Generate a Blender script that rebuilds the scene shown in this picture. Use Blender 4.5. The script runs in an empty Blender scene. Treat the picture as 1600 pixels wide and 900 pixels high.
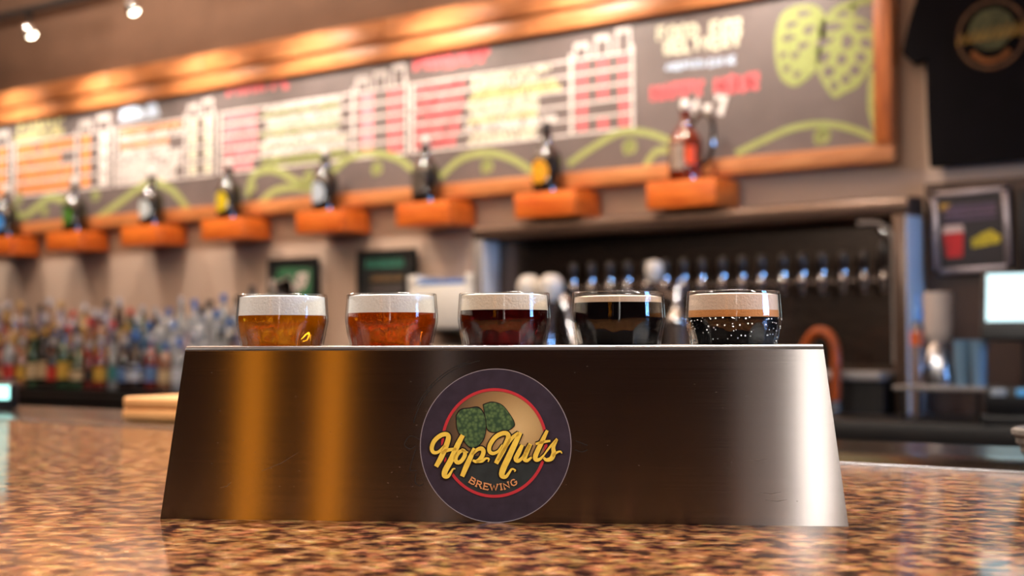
import bpy, bmesh, math, random
from mathutils import Vector, Matrix
random.seed(7)
R = math.radians
S = bpy.context.scene
C = S.collection

# ------------------------------------------------------------------ camera
F = 2222.22                      # focal length for a 1600 px wide frame (50 mm on 36 mm)
CAM_Z = 1.192
YAW, PITCH, ROLL = R(37.5), math.atan(85 / F), R(-0.2)
CM = Matrix.Rotation(YAW, 3, 'Z') @ Matrix.Rotation(math.pi / 2 + PITCH, 3, 'X') @ Matrix.Rotation(ROLL, 3, 'Z')
cd = bpy.data.cameras.new('camera')
cam = bpy.data.objects.new('camera', cd)
C.objects.link(cam)
cam.matrix_world = Matrix.Translation((0, 0, CAM_Z)) @ CM.to_4x4()
cd.lens, cd.sensor_width = 50, 36
cd.clip_start, cd.clip_end = 0.02, 60
cd.dof.use_dof = True
cd.dof.focus_distance = 0.975
cd.dof.aperture_fstop = 6.4
S.camera = cam

# ------------------------------------------------------------------ world, exposure
w = bpy.data.worlds.new('world'); S.world = w; w.use_nodes = True
w.node_tree.nodes['Background'].inputs[0].default_value = (0.55, 0.62, 0.75, 1)
w.node_tree.nodes['Background'].inputs[1].default_value = 0.05
vs = S.view_settings
vs.view_transform = 'Standard'; vs.look = 'None'; vs.gamma = 1; vs.exposure = 0.0
vs.use_curve_mapping = False
S.cycles.use_denoising = True
S.cycles.max_bounces = 10
S.cycles.transparent_max_bounces = 16
S.cycles.caustics_reflective = False
S.cycles.caustics_refractive = False
S.cycles.sample_clamp_indirect = 4

SPOT_W = 66          # each track lamp
UP_W = 190            # upward fill added to the aisle pendants
AISLE_W = 3          # downward share of the pendants over the aisle
BAR_W = 56           # each linear pendant above the bar
WIN_R = 62.0          # radiance of the daylight window on the right
WIN_F = 7.0          # radiance of the narrow street window behind the camera
AMBER = 1.9          # radiance of the amber tube pendants

# ------------------------------------------------------------------ helpers
def lin(c):
    c = c / 255
    return c / 12.92 if c <= 0.04045 else ((c + 0.055) / 1.055) ** 2.4
def rgb(r, g, b): return (lin(r), lin(g), lin(b), 1)

def ray(px, py): return CM @ Vector(((px - 800) / F, -(py - 450) / F, -1))
def at(px, py, Y):                      # real point of the wall-parallel plane at depth Y
    d = ray(px, py); return Vector((0, 0, CAM_Z)) + d * (Y / d.y)
def on(px, py, z):                      # real point of the horizontal plane at height z
    d = ray(px, py); return Vector((0, 0, CAM_Z)) + d * ((z - CAM_Z) / d.z)

MATS = {}
def nt(m): return m.node_tree.nodes, m.node_tree.links
def pmat(name, col, rough=.5, metal=0, var=.12, scale=30, spec=.5, coat=0, trans=0, ior=1.45, bump=0, stretch=(1, 1, 1), emit=None, es=0, sheen=0):
    if name in MATS: return MATS[name]
    m = bpy.data.materials.new(name); m.use_nodes = True
    n, l = nt(m); b = n['Principled BSDF']
    tc = n.new('ShaderNodeTexCoord'); mp = n.new('ShaderNodeMapping')
    mp.inputs['Scale'].default_value = stretch
    no = n.new('ShaderNodeTexNoise'); no.inputs['Scale'].default_value = scale; no.inputs['Detail'].default_value = 5
    l.new(tc.outputs['Object'], mp.inputs[0]); l.new(mp.outputs[0], no.inputs['Vector'])
    cr = n.new('ShaderNodeValToRGB')
    cr.color_ramp.elements[0].position = .3; cr.color_ramp.elements[1].position = .7
    cr.color_ramp.elements[0].color = tuple(max(0, x * (1 - var)) for x in col[:3]) + (1,)
    cr.color_ramp.elements[1].color = tuple(min(1, x * (1 + var)) for x in col[:3]) + (1,)
    l.new(no.outputs['Fac'], cr.inputs[0]); l.new(cr.outputs[0], b.inputs['Base Color'])
    b.inputs['Roughness'].default_value = rough; b.inputs['Metallic'].default_value = metal
    b.inputs['Specular IOR Level'].default_value = spec
    b.inputs['Coat Weight'].default_value = coat
    b.inputs['Transmission Weight'].default_value = trans
    b.inputs['IOR'].default_value = ior
    b.inputs['Sheen Weight'].default_value = sheen
    if bump:
        bp = n.new('ShaderNodeBump'); bp.inputs['Strength'].default_value = bump; bp.inputs['Distance'].default_value = .002
        l.new(no.outputs['Fac'], bp.inputs['Height']); l.new(bp.outputs[0], b.inputs['Normal'])
    if emit:
        b.inputs['Emission Color'].default_value = emit; b.inputs['Emission Strength'].default_value = es
    MATS[name] = m
    return m

def wood(name, c1, c2, scale=6, rough=.45, axis=(1, 8, 8)):
    if name in MATS: return MATS[name]
    m = bpy.data.materials.new(name); m.use_nodes = True
    n, l = nt(m); b = n['Principled BSDF']
    tc = n.new('ShaderNodeTexCoord'); mp = n.new('ShaderNodeMapping'); mp.inputs['Scale'].default_value = axis
    oi = n.new('ShaderNodeObjectInfo')
    ad = n.new('ShaderNodeVectorMath'); ad.operation = 'ADD'
    sc = n.new('ShaderNodeMath'); sc.operation = 'MULTIPLY'; sc.inputs[1].default_value = 40
    l.new(oi.outputs['Random'], sc.inputs[0])
    l.new(tc.outputs['Object'], mp.inputs[0]); l.new(mp.outputs[0], ad.inputs[0]); l.new(sc.outputs[0], ad.inputs[1])
    no = n.new('ShaderNodeTexNoise'); no.inputs['Scale'].default_value = scale; no.inputs['Detail'].default_value = 8
    no.inputs['Distortion'].default_value = .6
    l.new(ad.outputs[0], no.inputs['Vector'])
    cr = n.new('ShaderNodeValToRGB')
    cr.color_ramp.elements[0].position = .32; cr.color_ramp.elements[0].color = c1
    cr.color_ramp.elements[1].position = .68; cr.color_ramp.elements[1].color = c2
    l.new(no.outputs['Fac'], cr.inputs[0]); l.new(cr.outputs[0], b.inputs['Base Color'])
    b.inputs['Roughness'].default_value = rough
    bp = n.new('ShaderNodeBump'); bp.inputs['Strength'].default_value = .25; bp.inputs['Distance'].default_value = .002
    l.new(no.outputs['Fac'], bp.inputs['Height']); l.new(bp.outputs[0], b.inputs['Normal'])
    MATS[name] = m
    return m

def brushed(name, col, tangent, rough=.3, aniso=.9, scr=(2, 90, 900)):
    """stainless sheet: fine scratches along the brushing, highlights spread across it"""
    m = bpy.data.materials.new(name); m.use_nodes = True
    n, l = nt(m); b = n['Principled BSDF']
    tc = n.new('ShaderNodeTexCoord'); mp = n.new('ShaderNodeMapping'); mp.inputs['Scale'].default_value = scr
    no = n.new('ShaderNodeTexNoise'); no.inputs['Scale'].default_value = 3; no.inputs['Detail'].default_value = 4
    l.new(tc.outputs['Object'], mp.inputs[0]); l.new(mp.outputs[0], no.inputs['Vector'])
    mr = n.new('ShaderNodeMapRange'); mr.inputs['To Min'].default_value = rough * .85; mr.inputs['To Max'].default_value = rough * 1.15
    l.new(no.outputs['Fac'], mr.inputs[0]); l.new(mr.outputs[0], b.inputs['Roughness'])
    cr = n.new('ShaderNodeValToRGB')
    cr.color_ramp.elements[0].color = tuple(x * .72 for x in col[:3]) + (1,); cr.color_ramp.elements[1].color = col
    l.new(no.outputs['Fac'], cr.inputs[0]); l.new(cr.outputs[0], b.inputs['Base Color'])
    b.inputs['Metallic'].default_value = 1
    b.inputs['Anisotropic'].default_value = aniso
    if tangent:
        cx = n.new('ShaderNodeCombineXYZ')
        for i in range(3): cx.inputs[i].default_value = tangent[i]
        l.new(cx.outputs[0], b.inputs['Tangent'])
    MATS[name] = m
    return m

def glassmat(name, tint=(.97, .98, .98, 1), gloss=.04):
    """thin clear glass: see-through with Fresnel reflections"""
    m = bpy.data.materials.new(name); m.use_nodes = True
    n, l = nt(m); n.remove(n['Principled BSDF'])
    t = n.new('ShaderNodeBsdfTransparent'); t.inputs[0].default_value = tint
    g = n.new('ShaderNodeBsdfGlossy'); g.inputs['Roughness'].default_value = .02
    fr = n.new('ShaderNodeFresnel'); ge = n.new('ShaderNodeNewGeometry'); mi = n.new('ShaderNodeMapRange')
    mi.inputs['To Min'].default_value = 1.5; mi.inputs['To Max'].default_value = 1 / 1.5      # same reflectance on both sides of the thin wall
    l.new(ge.outputs['Backfacing'], mi.inputs[0]); l.new(mi.outputs[0], fr.inputs[0])
    no = n.new('ShaderNodeTexNoise'); no.inputs['Scale'].default_value = 60
    bp = n.new('ShaderNodeBump'); bp.inputs['Strength'].default_value = .03; bp.inputs['Distance'].default_value = .001
    l.new(no.outputs['Fac'], bp.inputs['Height']); l.new(bp.outputs[0], g.inputs['Normal'])
    mx = n.new('ShaderNodeMixShader')
    l.new(fr.outputs[0], mx.inputs[0]); l.new(t.outputs[0], mx.inputs[1]); l.new(g.outputs[0], mx.inputs[2])
    l.new(mx.outputs[0], n['Material Output'].inputs[0])
    MATS[name] = m
    return m

def beermat(name, col, glow, k):
    """clear beer: refracts, tinted, with a share of light scattered inside"""
    m = bpy.data.materials.new(name); m.use_nodes = True
    n, l = nt(m); b = n['Principled BSDF']
    b.inputs['Transmission Weight'].default_value = 1; b.inputs['Roughness'].default_value = .0; b.inputs['IOR'].default_value = 1.34
    no = n.new('ShaderNodeTexNoise'); no.inputs['Scale'].default_value = 130; no.inputs['Detail'].default_value = 3
    cr = n.new('ShaderNodeValToRGB')
    cr.color_ramp.elements[0].position = .35; cr.color_ramp.elements[1].position = .7
    cr.color_ramp.elements[0].color = tuple(x * .75 for x in col[:3]) + (1,); cr.color_ramp.elements[1].color = col
    l.new(no.outputs['Fac'], cr.inputs[0]); l.new(cr.outputs[0], b.inputs['Base Color'])
    t = n.new('ShaderNodeBsdfTranslucent'); t.inputs[0].default_value = glow
    d = n.new('ShaderNodeBsdfDiffuse'); d.inputs[0].default_value = glow
    ad = n.new('ShaderNodeMixShader'); l.new(t.outputs[0], ad.inputs[1]); l.new(d.outputs[0], ad.inputs[2]); ad.inputs[0].default_value = .5
    mx = n.new('ShaderNodeMixShader'); mx.inputs[0].default_value = k
    l.new(b.outputs[0], mx.inputs[1]); l.new(ad.outputs[0], mx.inputs[2])
    l.new(mx.outputs[0], n['Material Output'].inputs[0])
    MATS[name] = m
    return m

class MB:
    """collects shapes that become ONE mesh object"""
    def __init__(s): s.v = []; s.f = []
    def add(s, v, f):
        k = len(s.v); s.v += [tuple(x) for x in v]; s.f += [tuple(i + k for i in q) for q in f]; return s
    def box(s, a, b, bev=0):
        x0, y0, z0 = [min(p, q) for p, q in zip(a, b)]; x1, y1, z1 = [max(p, q) for p, q in zip(a, b)]
        bm = bmesh.new(); bmesh.ops.create_cube(bm, size=1)
        for v in bm.verts:
            v.co = Vector(((x0 + x1) / 2 + v.co.x * (x1 - x0), (y0 + y1) / 2 + v.co.y * (y1 - y0), (z0 + z1) / 2 + v.co.z * (z1 - z0)))
        if bev: bmesh.ops.bevel(bm, geom=bm.edges[:], offset=bev, segments=2, affect='EDGES', profile=.5)
        bm.verts.index_update()
        s.add([v.co[:] for v in bm.verts], [[v.index for v in f.verts] for f in bm.faces]); bm.free(); return s
    def lathe(s, prof, seg=24, c=(0, 0, 0), wob=None):
        v = []; f = []; n = len(prof)
        for i, (r, z) in enumerate(prof):
            for k in range(seg):
                a = 2 * math.pi * k / seg; q = r * (wob(a, z) if wob else 1)
                v.append((c[0] + q * math.cos(a), c[1] + q * math.sin(a), c[2] + z))
        for i in range(n - 1):
            for k in range(seg):
                k2 = (k + 1) % seg
                f.append((i * seg + k, i * seg + k2, (i + 1) * seg + k2, (i + 1) * seg + k))
        if prof[0][0] > 1e-6: f.append(tuple(range(seg))[::-1])
        if prof[-1][0] > 1e-6: f.append(tuple((n - 1) * seg + k for k in range(seg)))
        return s.add(v, f)
    def tube(s, path, r, seg=8):
        P = [Vector(p) for p in path]; v = []; f = []; rr = r if isinstance(r, (list, tuple)) else [r] * len(P)
        up = None
        for i, p in enumerate(P):
            t = ((P[min(i + 1, len(P) - 1)] - P[max(i - 1, 0)])).normalized()
            if up is None: up = Vector((0, 0, 1)) if abs(t.z) < .9 else Vector((1, 0, 0))
            x = t.cross(up).normalized(); y = x.cross(t).normalized(); up = y
            for k in range(seg):
                a = 2 * math.pi * k / seg; v.append(p + (x * math.cos(a) + y * math.sin(a)) * rr[i])
        for i in range(len(P) - 1):
            for k in range(seg):
                k2 = (k + 1) % seg; f.append((i * seg + k, i * seg + k2, (i + 1) * seg + k2, (i + 1) * seg + k))
        f.append(tuple(range(seg))[::-1]); f.append(tuple((len(P) - 1) * seg + k for k in range(seg)))
        return s.add(v, f)
    def prism(s, pts, fn, d0, d1):
        """outline pts (a,b) mapped by fn(a,b,d) between depths d0 and d1"""
        n = len(pts)
        v = [fn(a, b, d0) for a, b in pts] + [fn(a, b, d1) for a, b in pts]
        f = [tuple(range(n)), tuple(range(2 * n - 1, n - 1, -1))] + [(i, i + n, (i + 1) % n + n, (i + 1) % n) for i in range(n)]
        return s.add(v, f)
    def ribbon(s, pts, w, fn, d0, d1):
        """flat stroke along pts (a,b) of width w (or list of widths)"""
        P = [Vector(p) for p in pts]; n = len(P); ww = w if isinstance(w, (list, tuple)) else [w] * n
        L = []; Q = []
        for i in range(n):
            t = (P[min(i + 1, n - 1)] - P[max(i - 1, 0)])
            t = t.normalized() if t.length > 1e-9 else Vector((1, 0)); m = Vector((-t.y, t.x)) * ww[i] / 2
            L.append(P[i] + m); Q.append(P[i] - m)
        v = []
        for d in (d0, d1):
            v += [fn(p.x, p.y, d) for p in L] + [fn(p.x, p.y, d) for p in Q]
        f = []
        for i in range(n - 1):
            f += [(2 * n + i, 2 * n + i + 1, 3 * n + i + 1, 3 * n + i), (i, i + 1, 2 * n + i + 1, 2 * n + i), (n + i, 3 * n + i, 3 * n + i + 1, n + i + 1)]
        f += [(0, 2 * n, 3 * n, n), (n - 1, 2 * n - 1, 4 * n - 1, 3 * n - 1)]
        return s.add(v, f)
    def build(s, name, mat, parent=None, smooth=True, ang=35):
        me = bpy.data.meshes.new(name); me.from_pydata(s.v, [], s.f)
        bm = bmesh.new(); bm.from_mesh(me); bmesh.ops.recalc_face_normals(bm, faces=bm.faces[:]); bm.to_mesh(me); bm.free()
        if smooth:
            for p in me.polygons: p.use_smooth = True
            me.set_sharp_from_angle(angle=R(ang))
        me.materials.append(mat)
        o = bpy.data.objects.new(name, me); C.objects.link(o)
        if parent: o.parent = parent
        return o

def smooth_path(pts, n=6):
    out = []; P = [Vector(p) for p in pts]
    for i in range(len(P) - 1):
        p0, p1, p2, p3 = P[max(i - 1, 0)], P[i], P[i + 1], P[min(i + 2, len(P) - 1)]
        for k in range(n):
            t = k / n
            out.append(.5 * ((2 * p1) + (p2 - p0) * t + (2 * p0 - 5 * p1 + 4 * p2 - p3) * t * t + (3 * p1 - p0 - 3 * p2 + p3) * t ** 3))
    out.append(P[-1]); return out

def tag(o, label=None, cat=None, group=None, kind=None):
    if label: o['label'] = label
    if cat: o['category'] = cat
    if group: o['group'] = group
    if kind: o['kind'] = kind
    return o
def thing(name, label, cat, loc=(0, 0, 0), rz=0, group=None):
    o = bpy.data.objects.new(name, None); C.objects.link(o); o.empty_display_size = .05
    o.location = loc; o.rotation_euler = (0, 0, rz)
    return tag(o, label, cat, group)
def struct(name, mb, mat, **k):
    o = mb.build(name, mat, smooth=False); o['kind'] = 'structure'; return o
ORD = ['first', 'second', 'third', 'fourth', 'fifth', 'sixth', 'seventh', 'eighth', 'ninth', 'tenth', 'eleventh', 'twelfth', 'thirteenth',
       'fourteenth', 'fifteenth', 'sixteenth', 'seventeenth', 'eighteenth', 'nineteenth', 'twentieth', 'twenty-first', 'twenty-second',
       'twenty-third', 'twenty-fourth', 'twenty-fifth', 'twenty-sixth', 'twenty-seventh', 'twenty-eighth', 'twenty-ninth', 'thirtieth']

# ------------------------------------------------------------------ materials
WALL_Y = 5.09
m_wall = pmat('wall_paint_greige', rgb(196, 172, 155), .8, var=.05, scale=4)
m_brown = pmat('wall_paint_brown', rgb(120, 92, 76), .75, var=.12, scale=3)
m_wains = pmat('dark_brown_panelling', rgb(66, 47, 38), .5, var=.2, scale=8, stretch=(1, 1, .2))
m_floor = pmat('floor_dark_tile', rgb(52, 44, 40), .5, var=.2, scale=6)
m_ceil = pmat('ceiling_plaster', rgb(200, 178, 158), .8, var=.1, scale=5)
m_dark = pmat('room_dark_wall', rgb(54, 47, 46), .8, var=.2, scale=2)
m_black = pmat('black_laminate', rgb(16, 14, 15), .45, var=.2)
m_blackp = pmat('black_plastic', rgb(14, 14, 17), .35, var=.2)
m_frame = wood('frame_pine_stain', rgb(168, 98, 52), rgb(208, 140, 86), 5, .42, (1, 9, 9))
m_framez = wood('stile_pine_stain', rgb(150, 76, 32), rgb(196, 110, 52), 5, .42, (9, 9, 1))
m_shelf = wood('shelf_cedar', rgb(196, 84, 20), rgb(238, 128, 48), 5, .4, (1, 8, 8))
m_steel = brushed('steel_sheet', rgb(200, 196, 192), None, .32, .5)
m_chrome = pmat('chrome', rgb(225, 225, 228), .08, 1, var=.03)
m_white = pmat('white_plastic', rgb(232, 228, 222), .4, var=.03)
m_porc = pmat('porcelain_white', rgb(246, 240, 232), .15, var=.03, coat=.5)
m_wire = pmat('wire_steel', rgb(190, 190, 195), .25, 1, var=.05)

# granite
mg = bpy.data.materials.new('granite_brown'); mg.use_nodes = True
n, l = nt(mg); b = n['Principled BSDF']
tc = n.new('ShaderNodeTexCoord')
n1 = n.new('ShaderNodeTexNoise'); n1.inputs['Scale'].default_value = 58; n1.inputs['Detail'].default_value = 6; n1.inputs['Roughness'].default_value = .62
n2 = n.new('ShaderNodeTexNoise'); n2.inputs['Scale'].default_value = 14; n2.inputs['Detail'].default_value = 3
vo = n.new('ShaderNodeTexVoronoi'); vo.inputs['Scale'].default_value = 130
for x in (n1, n2, vo): l.new(tc.outputs['Object'], x.inputs['Vector'])
cr = n.new('ShaderNodeValToRGB'); e = cr.color_ramp.elements
e[0].position = .37; e[0].color = rgb(34, 20, 18)
e[1].position = .72; e[1].color = rgb(206, 164, 118)
for p, c in ((.44, rgb(76, 44, 32)), (.49, rgb(124, 80, 50)), (.58, rgb(164, 114, 72))):
    q = e.new(p); q.color = c
l.new(n1.outputs['Fac'], cr.inputs[0])
mxn = n.new('ShaderNodeMixRGB'); mxn.blend_type = 'OVERLAY'; mxn.inputs[0].default_value = .35
l.new(cr.outputs[0], mxn.inputs[1]); l.new(n2.outputs['Fac'], mxn.inputs[2])
mx2 = n.new('ShaderNodeMixRGB'); mx2.blend_type = 'MULTIPLY'; mx2.inputs[0].default_value = .28
l.new(mxn.outputs[0], mx2.inputs[1]); l.new(vo.outputs['Color'], mx2.inputs[2])
l.new(mx2.outputs[0], b.inputs['Base Color'])
b.inputs['Roughness'].default_value = .14; b.inputs['Specular IOR Level'].default_value = .22
bp = n.new('ShaderNodeBump'); bp.inputs['Strength'].default_value = .12; bp.inputs['Distance'].default_value = .0008
l.new(n1.outputs['Fac'], bp.inputs['Height']); l.new(bp.outputs[0], b.inputs['Normal'])
MATS['granite'] = mg

# ------------------------------------------------------------------ room shell
struct('floor', MB().box((-13, -5.2, -.1), (5.2, 5.3, 0)), m_floor)
struct('ceiling', MB().box((-13, -5.2, 3.4), (5.2, 5.3, 3.5)), m_ceil)
struct('wall_back', MB().box((-13, WALL_Y, 0), (5.2, WALL_Y + .2, 2.748)), m_wall)
struct('wall_back_upper', MB().box((-13, WALL_Y - .02, 2.748), (5.2, WALL_Y + .2, 3.4)), m_brown)
struct('wall_left', MB().box((-13.2, -5.2, 0), (-13, 5.3, 3.4)), m_dark)
# front wall behind the camera with one tall narrow window, right wall with a broad window
WX0, WX1 = 3.36, 4.03
struct('wall_front', MB().box((-13, -5.2, 0), (WX0, -5, 3.4)).box((WX1, -5.2, 0), (5.2, -5, 3.4)).box((WX0, -5.2, 0), (WX1, -5, .5)).box((WX0, -5.2, 3.1), (WX1, -5, 3.4)), m_dark)
RY0, RY1, RZ0, RZ1 = 2.7, 4.5, 1.35, 2.1
struct('wall_right', MB().box((5, -5.2, 0), (5.2, RY0, 3.4)).box((5, RY1, 0), (5.2, 5.3, 3.4)).box((5, RY0, 0), (5.2, RY1, RZ0)).box((5, RY0, RZ1), (5.2, RY1, 3.4)), m_dark)
m_dayb = pmat('daylit_pane_blue', (.3, .5, 1, 1), .3, emit=(.2, .47, 1, 1), es=WIN_R, var=.02)
m_dayw = pmat('daylit_pane_white', (.9, .95, 1, 1), .3, emit=(1, .95, .9, 1), es=WIN_F, var=.02)
wr = struct('window_1', MB().box((5.0, RY0, RZ0), (5.06, RY1, RZ0 + .05)).box((5.0, RY0, RZ1 - .05), (5.06, RY1, RZ1)).box((5.0, RY0, RZ0), (5.06, RY0 + .05, RZ1)).box((5.0, RY1 - .05, RZ0), (5.06, RY1, RZ1)).box((5.0, 3.57, RZ0), (5.06, 3.63, RZ1)), m_white)
MB().box((5.08, RY0, RZ0), (5.1, 3.6, RZ1)).build('pane', m_dayb, wr, False)
MB().box((5.08, 3.6, RZ0), (5.1, RY1, RZ1)).build('pane', m_dayb, wr, False)
wf = struct('window_2', MB().box((WX0, -5.06, .5), (WX0 + .03, -5, 3.1)).box((WX1 - .03, -5.06, .5), (WX1, -5, 3.1)).box((WX0, -5.06, .5), (WX1, -5, .54)).box((WX0, -5.06, 3.06), (WX1, -5, 3.1)), m_white)
MB().box((3.80, -5.1, .5), (WX1, -5.08, 3.1)).build('pane', m_dayw, wf, False)
m_glowf = pmat('glow_pane_dim', (.6, .55, .5, 1), .5, emit=(1, .84, .74, 1), es=.26, var=.02)
MB().box((WX0, -5.1, .5), (3.79, -5.08, 3.1)).build('glow_pane', m_glowf, wf, False)  # dim pane added to widen the glow reflected in the tray front
MB().box((3.785, -5.08, .5), (3.805, -5.0, 3.1)).build('mullion', m_white, wf, False)

# dark panelling right of the tap wall
struct('trim_1', MB().box((-1.97, WALL_Y - .025, 0), (5.0, WALL_Y, 1.77)), m_wains)

# ------------------------------------------------------------------ bar: granite worktop, steel rail, cabinet
CT = 1.068
struct_mb = MB().box((-4.6, .5, 0), (3.2, 1.66, CT - .045))
bar = struct_mb.build('bar_cabinet', m_wains, smooth=False)
tag(bar, 'dark wooden bar cabinet carrying the granite worktop', 'bar')
wt = MB().box((-4.7, -.25, CT - .04), (3.3, 1.352, CT), .008).build('granite_worktop', mg)
tag(wt, 'polished brown speckled granite bar worktop under the flight tray', 'worktop')
m_rail = pmat('rail_dark_steel', rgb(66, 60, 58), .2, 1, var=.08, scale=12)
rl = thing('bar_rail', 'dark polished steel rail strip along the worktop back edge', 'bar rail')
MB().box((-4.7, 1.358, CT - .04), (3.3, 1.7, CT - .001), .003).build('rail_plate', m_rail, rl)
MB().box((-4.7, 1.352, CT - .03), (3.3, 1.358, CT + .0015), .001).build('edge_strip', m_wire, rl)

# ------------------------------------------------------------------ flight tray
TA = R(30.86)
TRAY = thing('flight_tray', 'stainless steel beer flight tray with round brewery sticker on the granite worktop', 'flight tray', (-.61, .7745, CT), TA)
HB, HT, TH, TD = .239, .2245, .122, .124       # half widths bottom/top, height, depth
LEAN = .010
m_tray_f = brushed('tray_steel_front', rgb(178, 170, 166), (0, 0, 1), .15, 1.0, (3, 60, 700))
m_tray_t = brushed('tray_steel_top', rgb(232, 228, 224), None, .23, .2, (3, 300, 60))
def fpt(x, z, d):                 # point of the leaning front sheet, d out of it towards the viewer
    return (x, LEAN * z / TH - d, z)
RB = .0035                        # bend radius
zt = TH - RB
xt = HT + (HB - HT) * (1 - zt / TH)
fp = MB(); NX = 8
fp.prism([(-HB, 0), (HB, 0), (xt, zt), (-xt, zt)], fpt, 0, -.0012)
fp.build('front_panel', m_tray_f, TRAY, smooth=False)
bpn = MB().prism([(-HB, 0), (HB, 0), (xt, zt), (-xt, zt)], lambda x, z, d: (x, TD - LEAN * z / TH + d, z), 0, -.0012)
bpn.build('back_panel', m_tray_f, TRAY, smooth=False)
for sgn in (-1, 1):
    q = [(.0012, 0), (TD - .0012, 0), (TD - LEAN, zt), (LEAN, zt)]
    MB().prism(q, lambda y, z, d: (sgn * (HB - (HB - HT) * z / TH - .0004 - d), y, z), 0, .0012).build('end_panel', m_tray_f, TRAY, smooth=False)
# top plate with five holes and rounded front/back bends
GX = [-.1682, -.0848, -.0004, .0832, .1664]; GY = TD / 2; HR = .0318
tp = MB(); ya, yb = LEAN + RB * .9, TD - LEAN - RB * .9
edges = [-HT] + [(GX[i] + GX[i + 1]) / 2 for i in range(4)] + [HT]
for i in range(5):
    x0, x1 = edges[i], edges[i + 1]; cx = GX[i]; seg = 40; v = []; f = []
    for k in range(seg):
        a = 2 * math.pi * (k + .5) / seg; dx, dy = math.cos(a), math.sin(a)
        v.append((cx + HR * dx, GY + HR * dy, TH))
    for k in range(seg):
        a = 2 * math.pi * (k + .5) / seg; dx, dy = math.cos(a), math.sin(a)
        t = min(((x1 - cx) / dx if dx > 0 else (x0 - cx) / dx), ((yb - GY) / dy if dy > 0 else (ya - GY) / dy))
        v.append((cx + t * dx, GY + t * dy, TH))
    for k in range(seg):
        v.append((v[k][0], v[k][1], TH - .0015))
    for k in range(seg):
        k2 = (k + 1) % seg
        f += [(k, k2, seg + k2, seg + k), (k2, k, 2 * seg + k, 2 * seg + k2)]
    cn = len(v)
    for (qx, qy) in ((x1, yb), (x0, yb), (x0, ya), (x1, ya)):
        v.append((qx, qy, TH))
        best = sorted(range(seg), key=lambda k: (v[seg + k][0] - qx) ** 2 + (v[seg + k][1] - qy) ** 2)[:12]
        # the two boundary points on either side of the corner
        aq = math.atan2(qy - GY, qx - cx) % (2 * math.pi)
        lo = max((k for k in range(seg) if 2 * math.pi * (k + .5) / seg <= aq), default=seg - 1)
        f.append((seg + lo, seg + (lo + 1) % seg, len(v) - 1))
    tp.add(v, f)
for sg, y0 in ((-1, ya), (1, yb)):
    v = []; f = []; N = 6
    for k in range(N + 1):
        a = math.pi / 2 * k / N
        for x in (-HT - .0004 * k / N * 1, HT + .0004 * k / N):
            v.append((x, y0 + sg * RB * .95 * math.sin(a), TH - RB + RB * math.cos(a)))
    for k in range(N): f.append((2 * k, 2 * k + 1, 2 * k + 3, 2 * k + 2))
    tp.add(v, f)
tp.build('top_plate', m_tray_t, TRAY)

# --- engraving behind the sticker (a larger faint outline of the same badge) and a scratch
m_eng = pmat('laser_engraving', rgb(22, 19, 18), .7, var=.2)
eng = MB()
arc = [(-.0015 + .0575 * math.cos(R(a)), .0565 + .0555 * math.sin(R(a))) for a in range(100, 172, 4)]
eng.ribbon(arc, .0005, fpt, 0, .00015)
arc = [(-.0015 + .0590 * math.cos(R(a)), .0565 + .0570 * math.sin(R(a))) for a in range(108, 160, 4)]
eng.ribbon(arc, .0005, fpt, 0, .00015)
for st in ([(-.0535, .0565), (-.0600, .0590), (-.0640, .0530), (-.0600, .0500), (-.0560, .0520)],
           [(-.0560, .0500), (-.0590, .0400), (-.0600, .0350)], [(-.0600, .0350), (-.0550, .0350)],
           [(-.0555, .0330), (-.0560, .0270), (-.0530, .0245), (-.0500, .0260)],
           [(.0560, .0560), (.0640, .0530)], [(.0555, .0500), (.0600, .0485), (.0640, .0500)]):
    eng.ribbon(smooth_path(st, 5), .0005, fpt, 0, .00015)
tag(eng.build('engraving', m_eng, TRAY, smooth=False), kind='stuff')
m_scr = pmat('bright_scratch', rgb(150, 140, 132), .4, 1, var=.1)
scm = MB()
for a, c_ in (((-.166, .034), (-.140, .047)), ((-.196, .022), (-.188, .026)), ((.172, .044), (.186, .0445)), ((.180, .022), (.195, .0225)), ((.184, .017), (.199, .0175))):
    scm.ribbon([a, ((a[0] + c_[0]) / 2 + .001, (a[1] + c_[1]) / 2 - .001), c_], [.0001, .0004, .0001], fpt, 0, .00012)
for k in range(46):
    x, z = random.uniform(-.215, .215), random.uniform(.012, .108); q = random.uniform(.0004, .0012)
    scm.ribbon([(x, z), (x + q, z + random.uniform(-.0004, .0004))], .0003, fpt, 0, .00012)
tag(scm.build('scratches', m_scr, TRAY, smooth=False), kind='stuff')

# --- round sticker with the brewery badge
SR = .0527; SZ = .0528
def spt(x, z, d): return fpt(x, SZ + z, .0001 + d)
m_stk = pmat('sticker_aubergine', rgb(52, 44, 58), .38, var=.22, scale=120)
m_edge = pmat('sticker_cut_edge', rgb(150, 142, 150), .4, var=.05)
m_red = pmat('badge_red', rgb(196, 52, 62), .4, var=.08)
m_gold = pmat('badge_letter_gold', rgb(250, 212, 86), .4, var=.12, scale=160)
m_ink = pmat('badge_ink_black', rgb(24, 18, 24), .45, var=.1)
m_brew = pmat('badge_letter_tan', rgb(226, 158, 104), .4, var=.08)
def disc(mb, cx, cz, rx, rz, fn, d0, d1, n=64, a0=0, a1=360):
    return mb.prism([(cx + rx * math.cos(R(a0 + (a1 - a0) * k / n)), cz + rz * math.sin(R(a0 + (a1 - a0) * k / n))) for k in range(n)], fn, d0, d1)
stk = disc(MB(), 0, 0, SR, SR, spt, 0, .0003, 96).build('sticker', m_stk, TRAY, smooth=False)
tag(stk, 'round dark purple brewery sticker lettered Hop Nuts Brewing')
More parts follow.
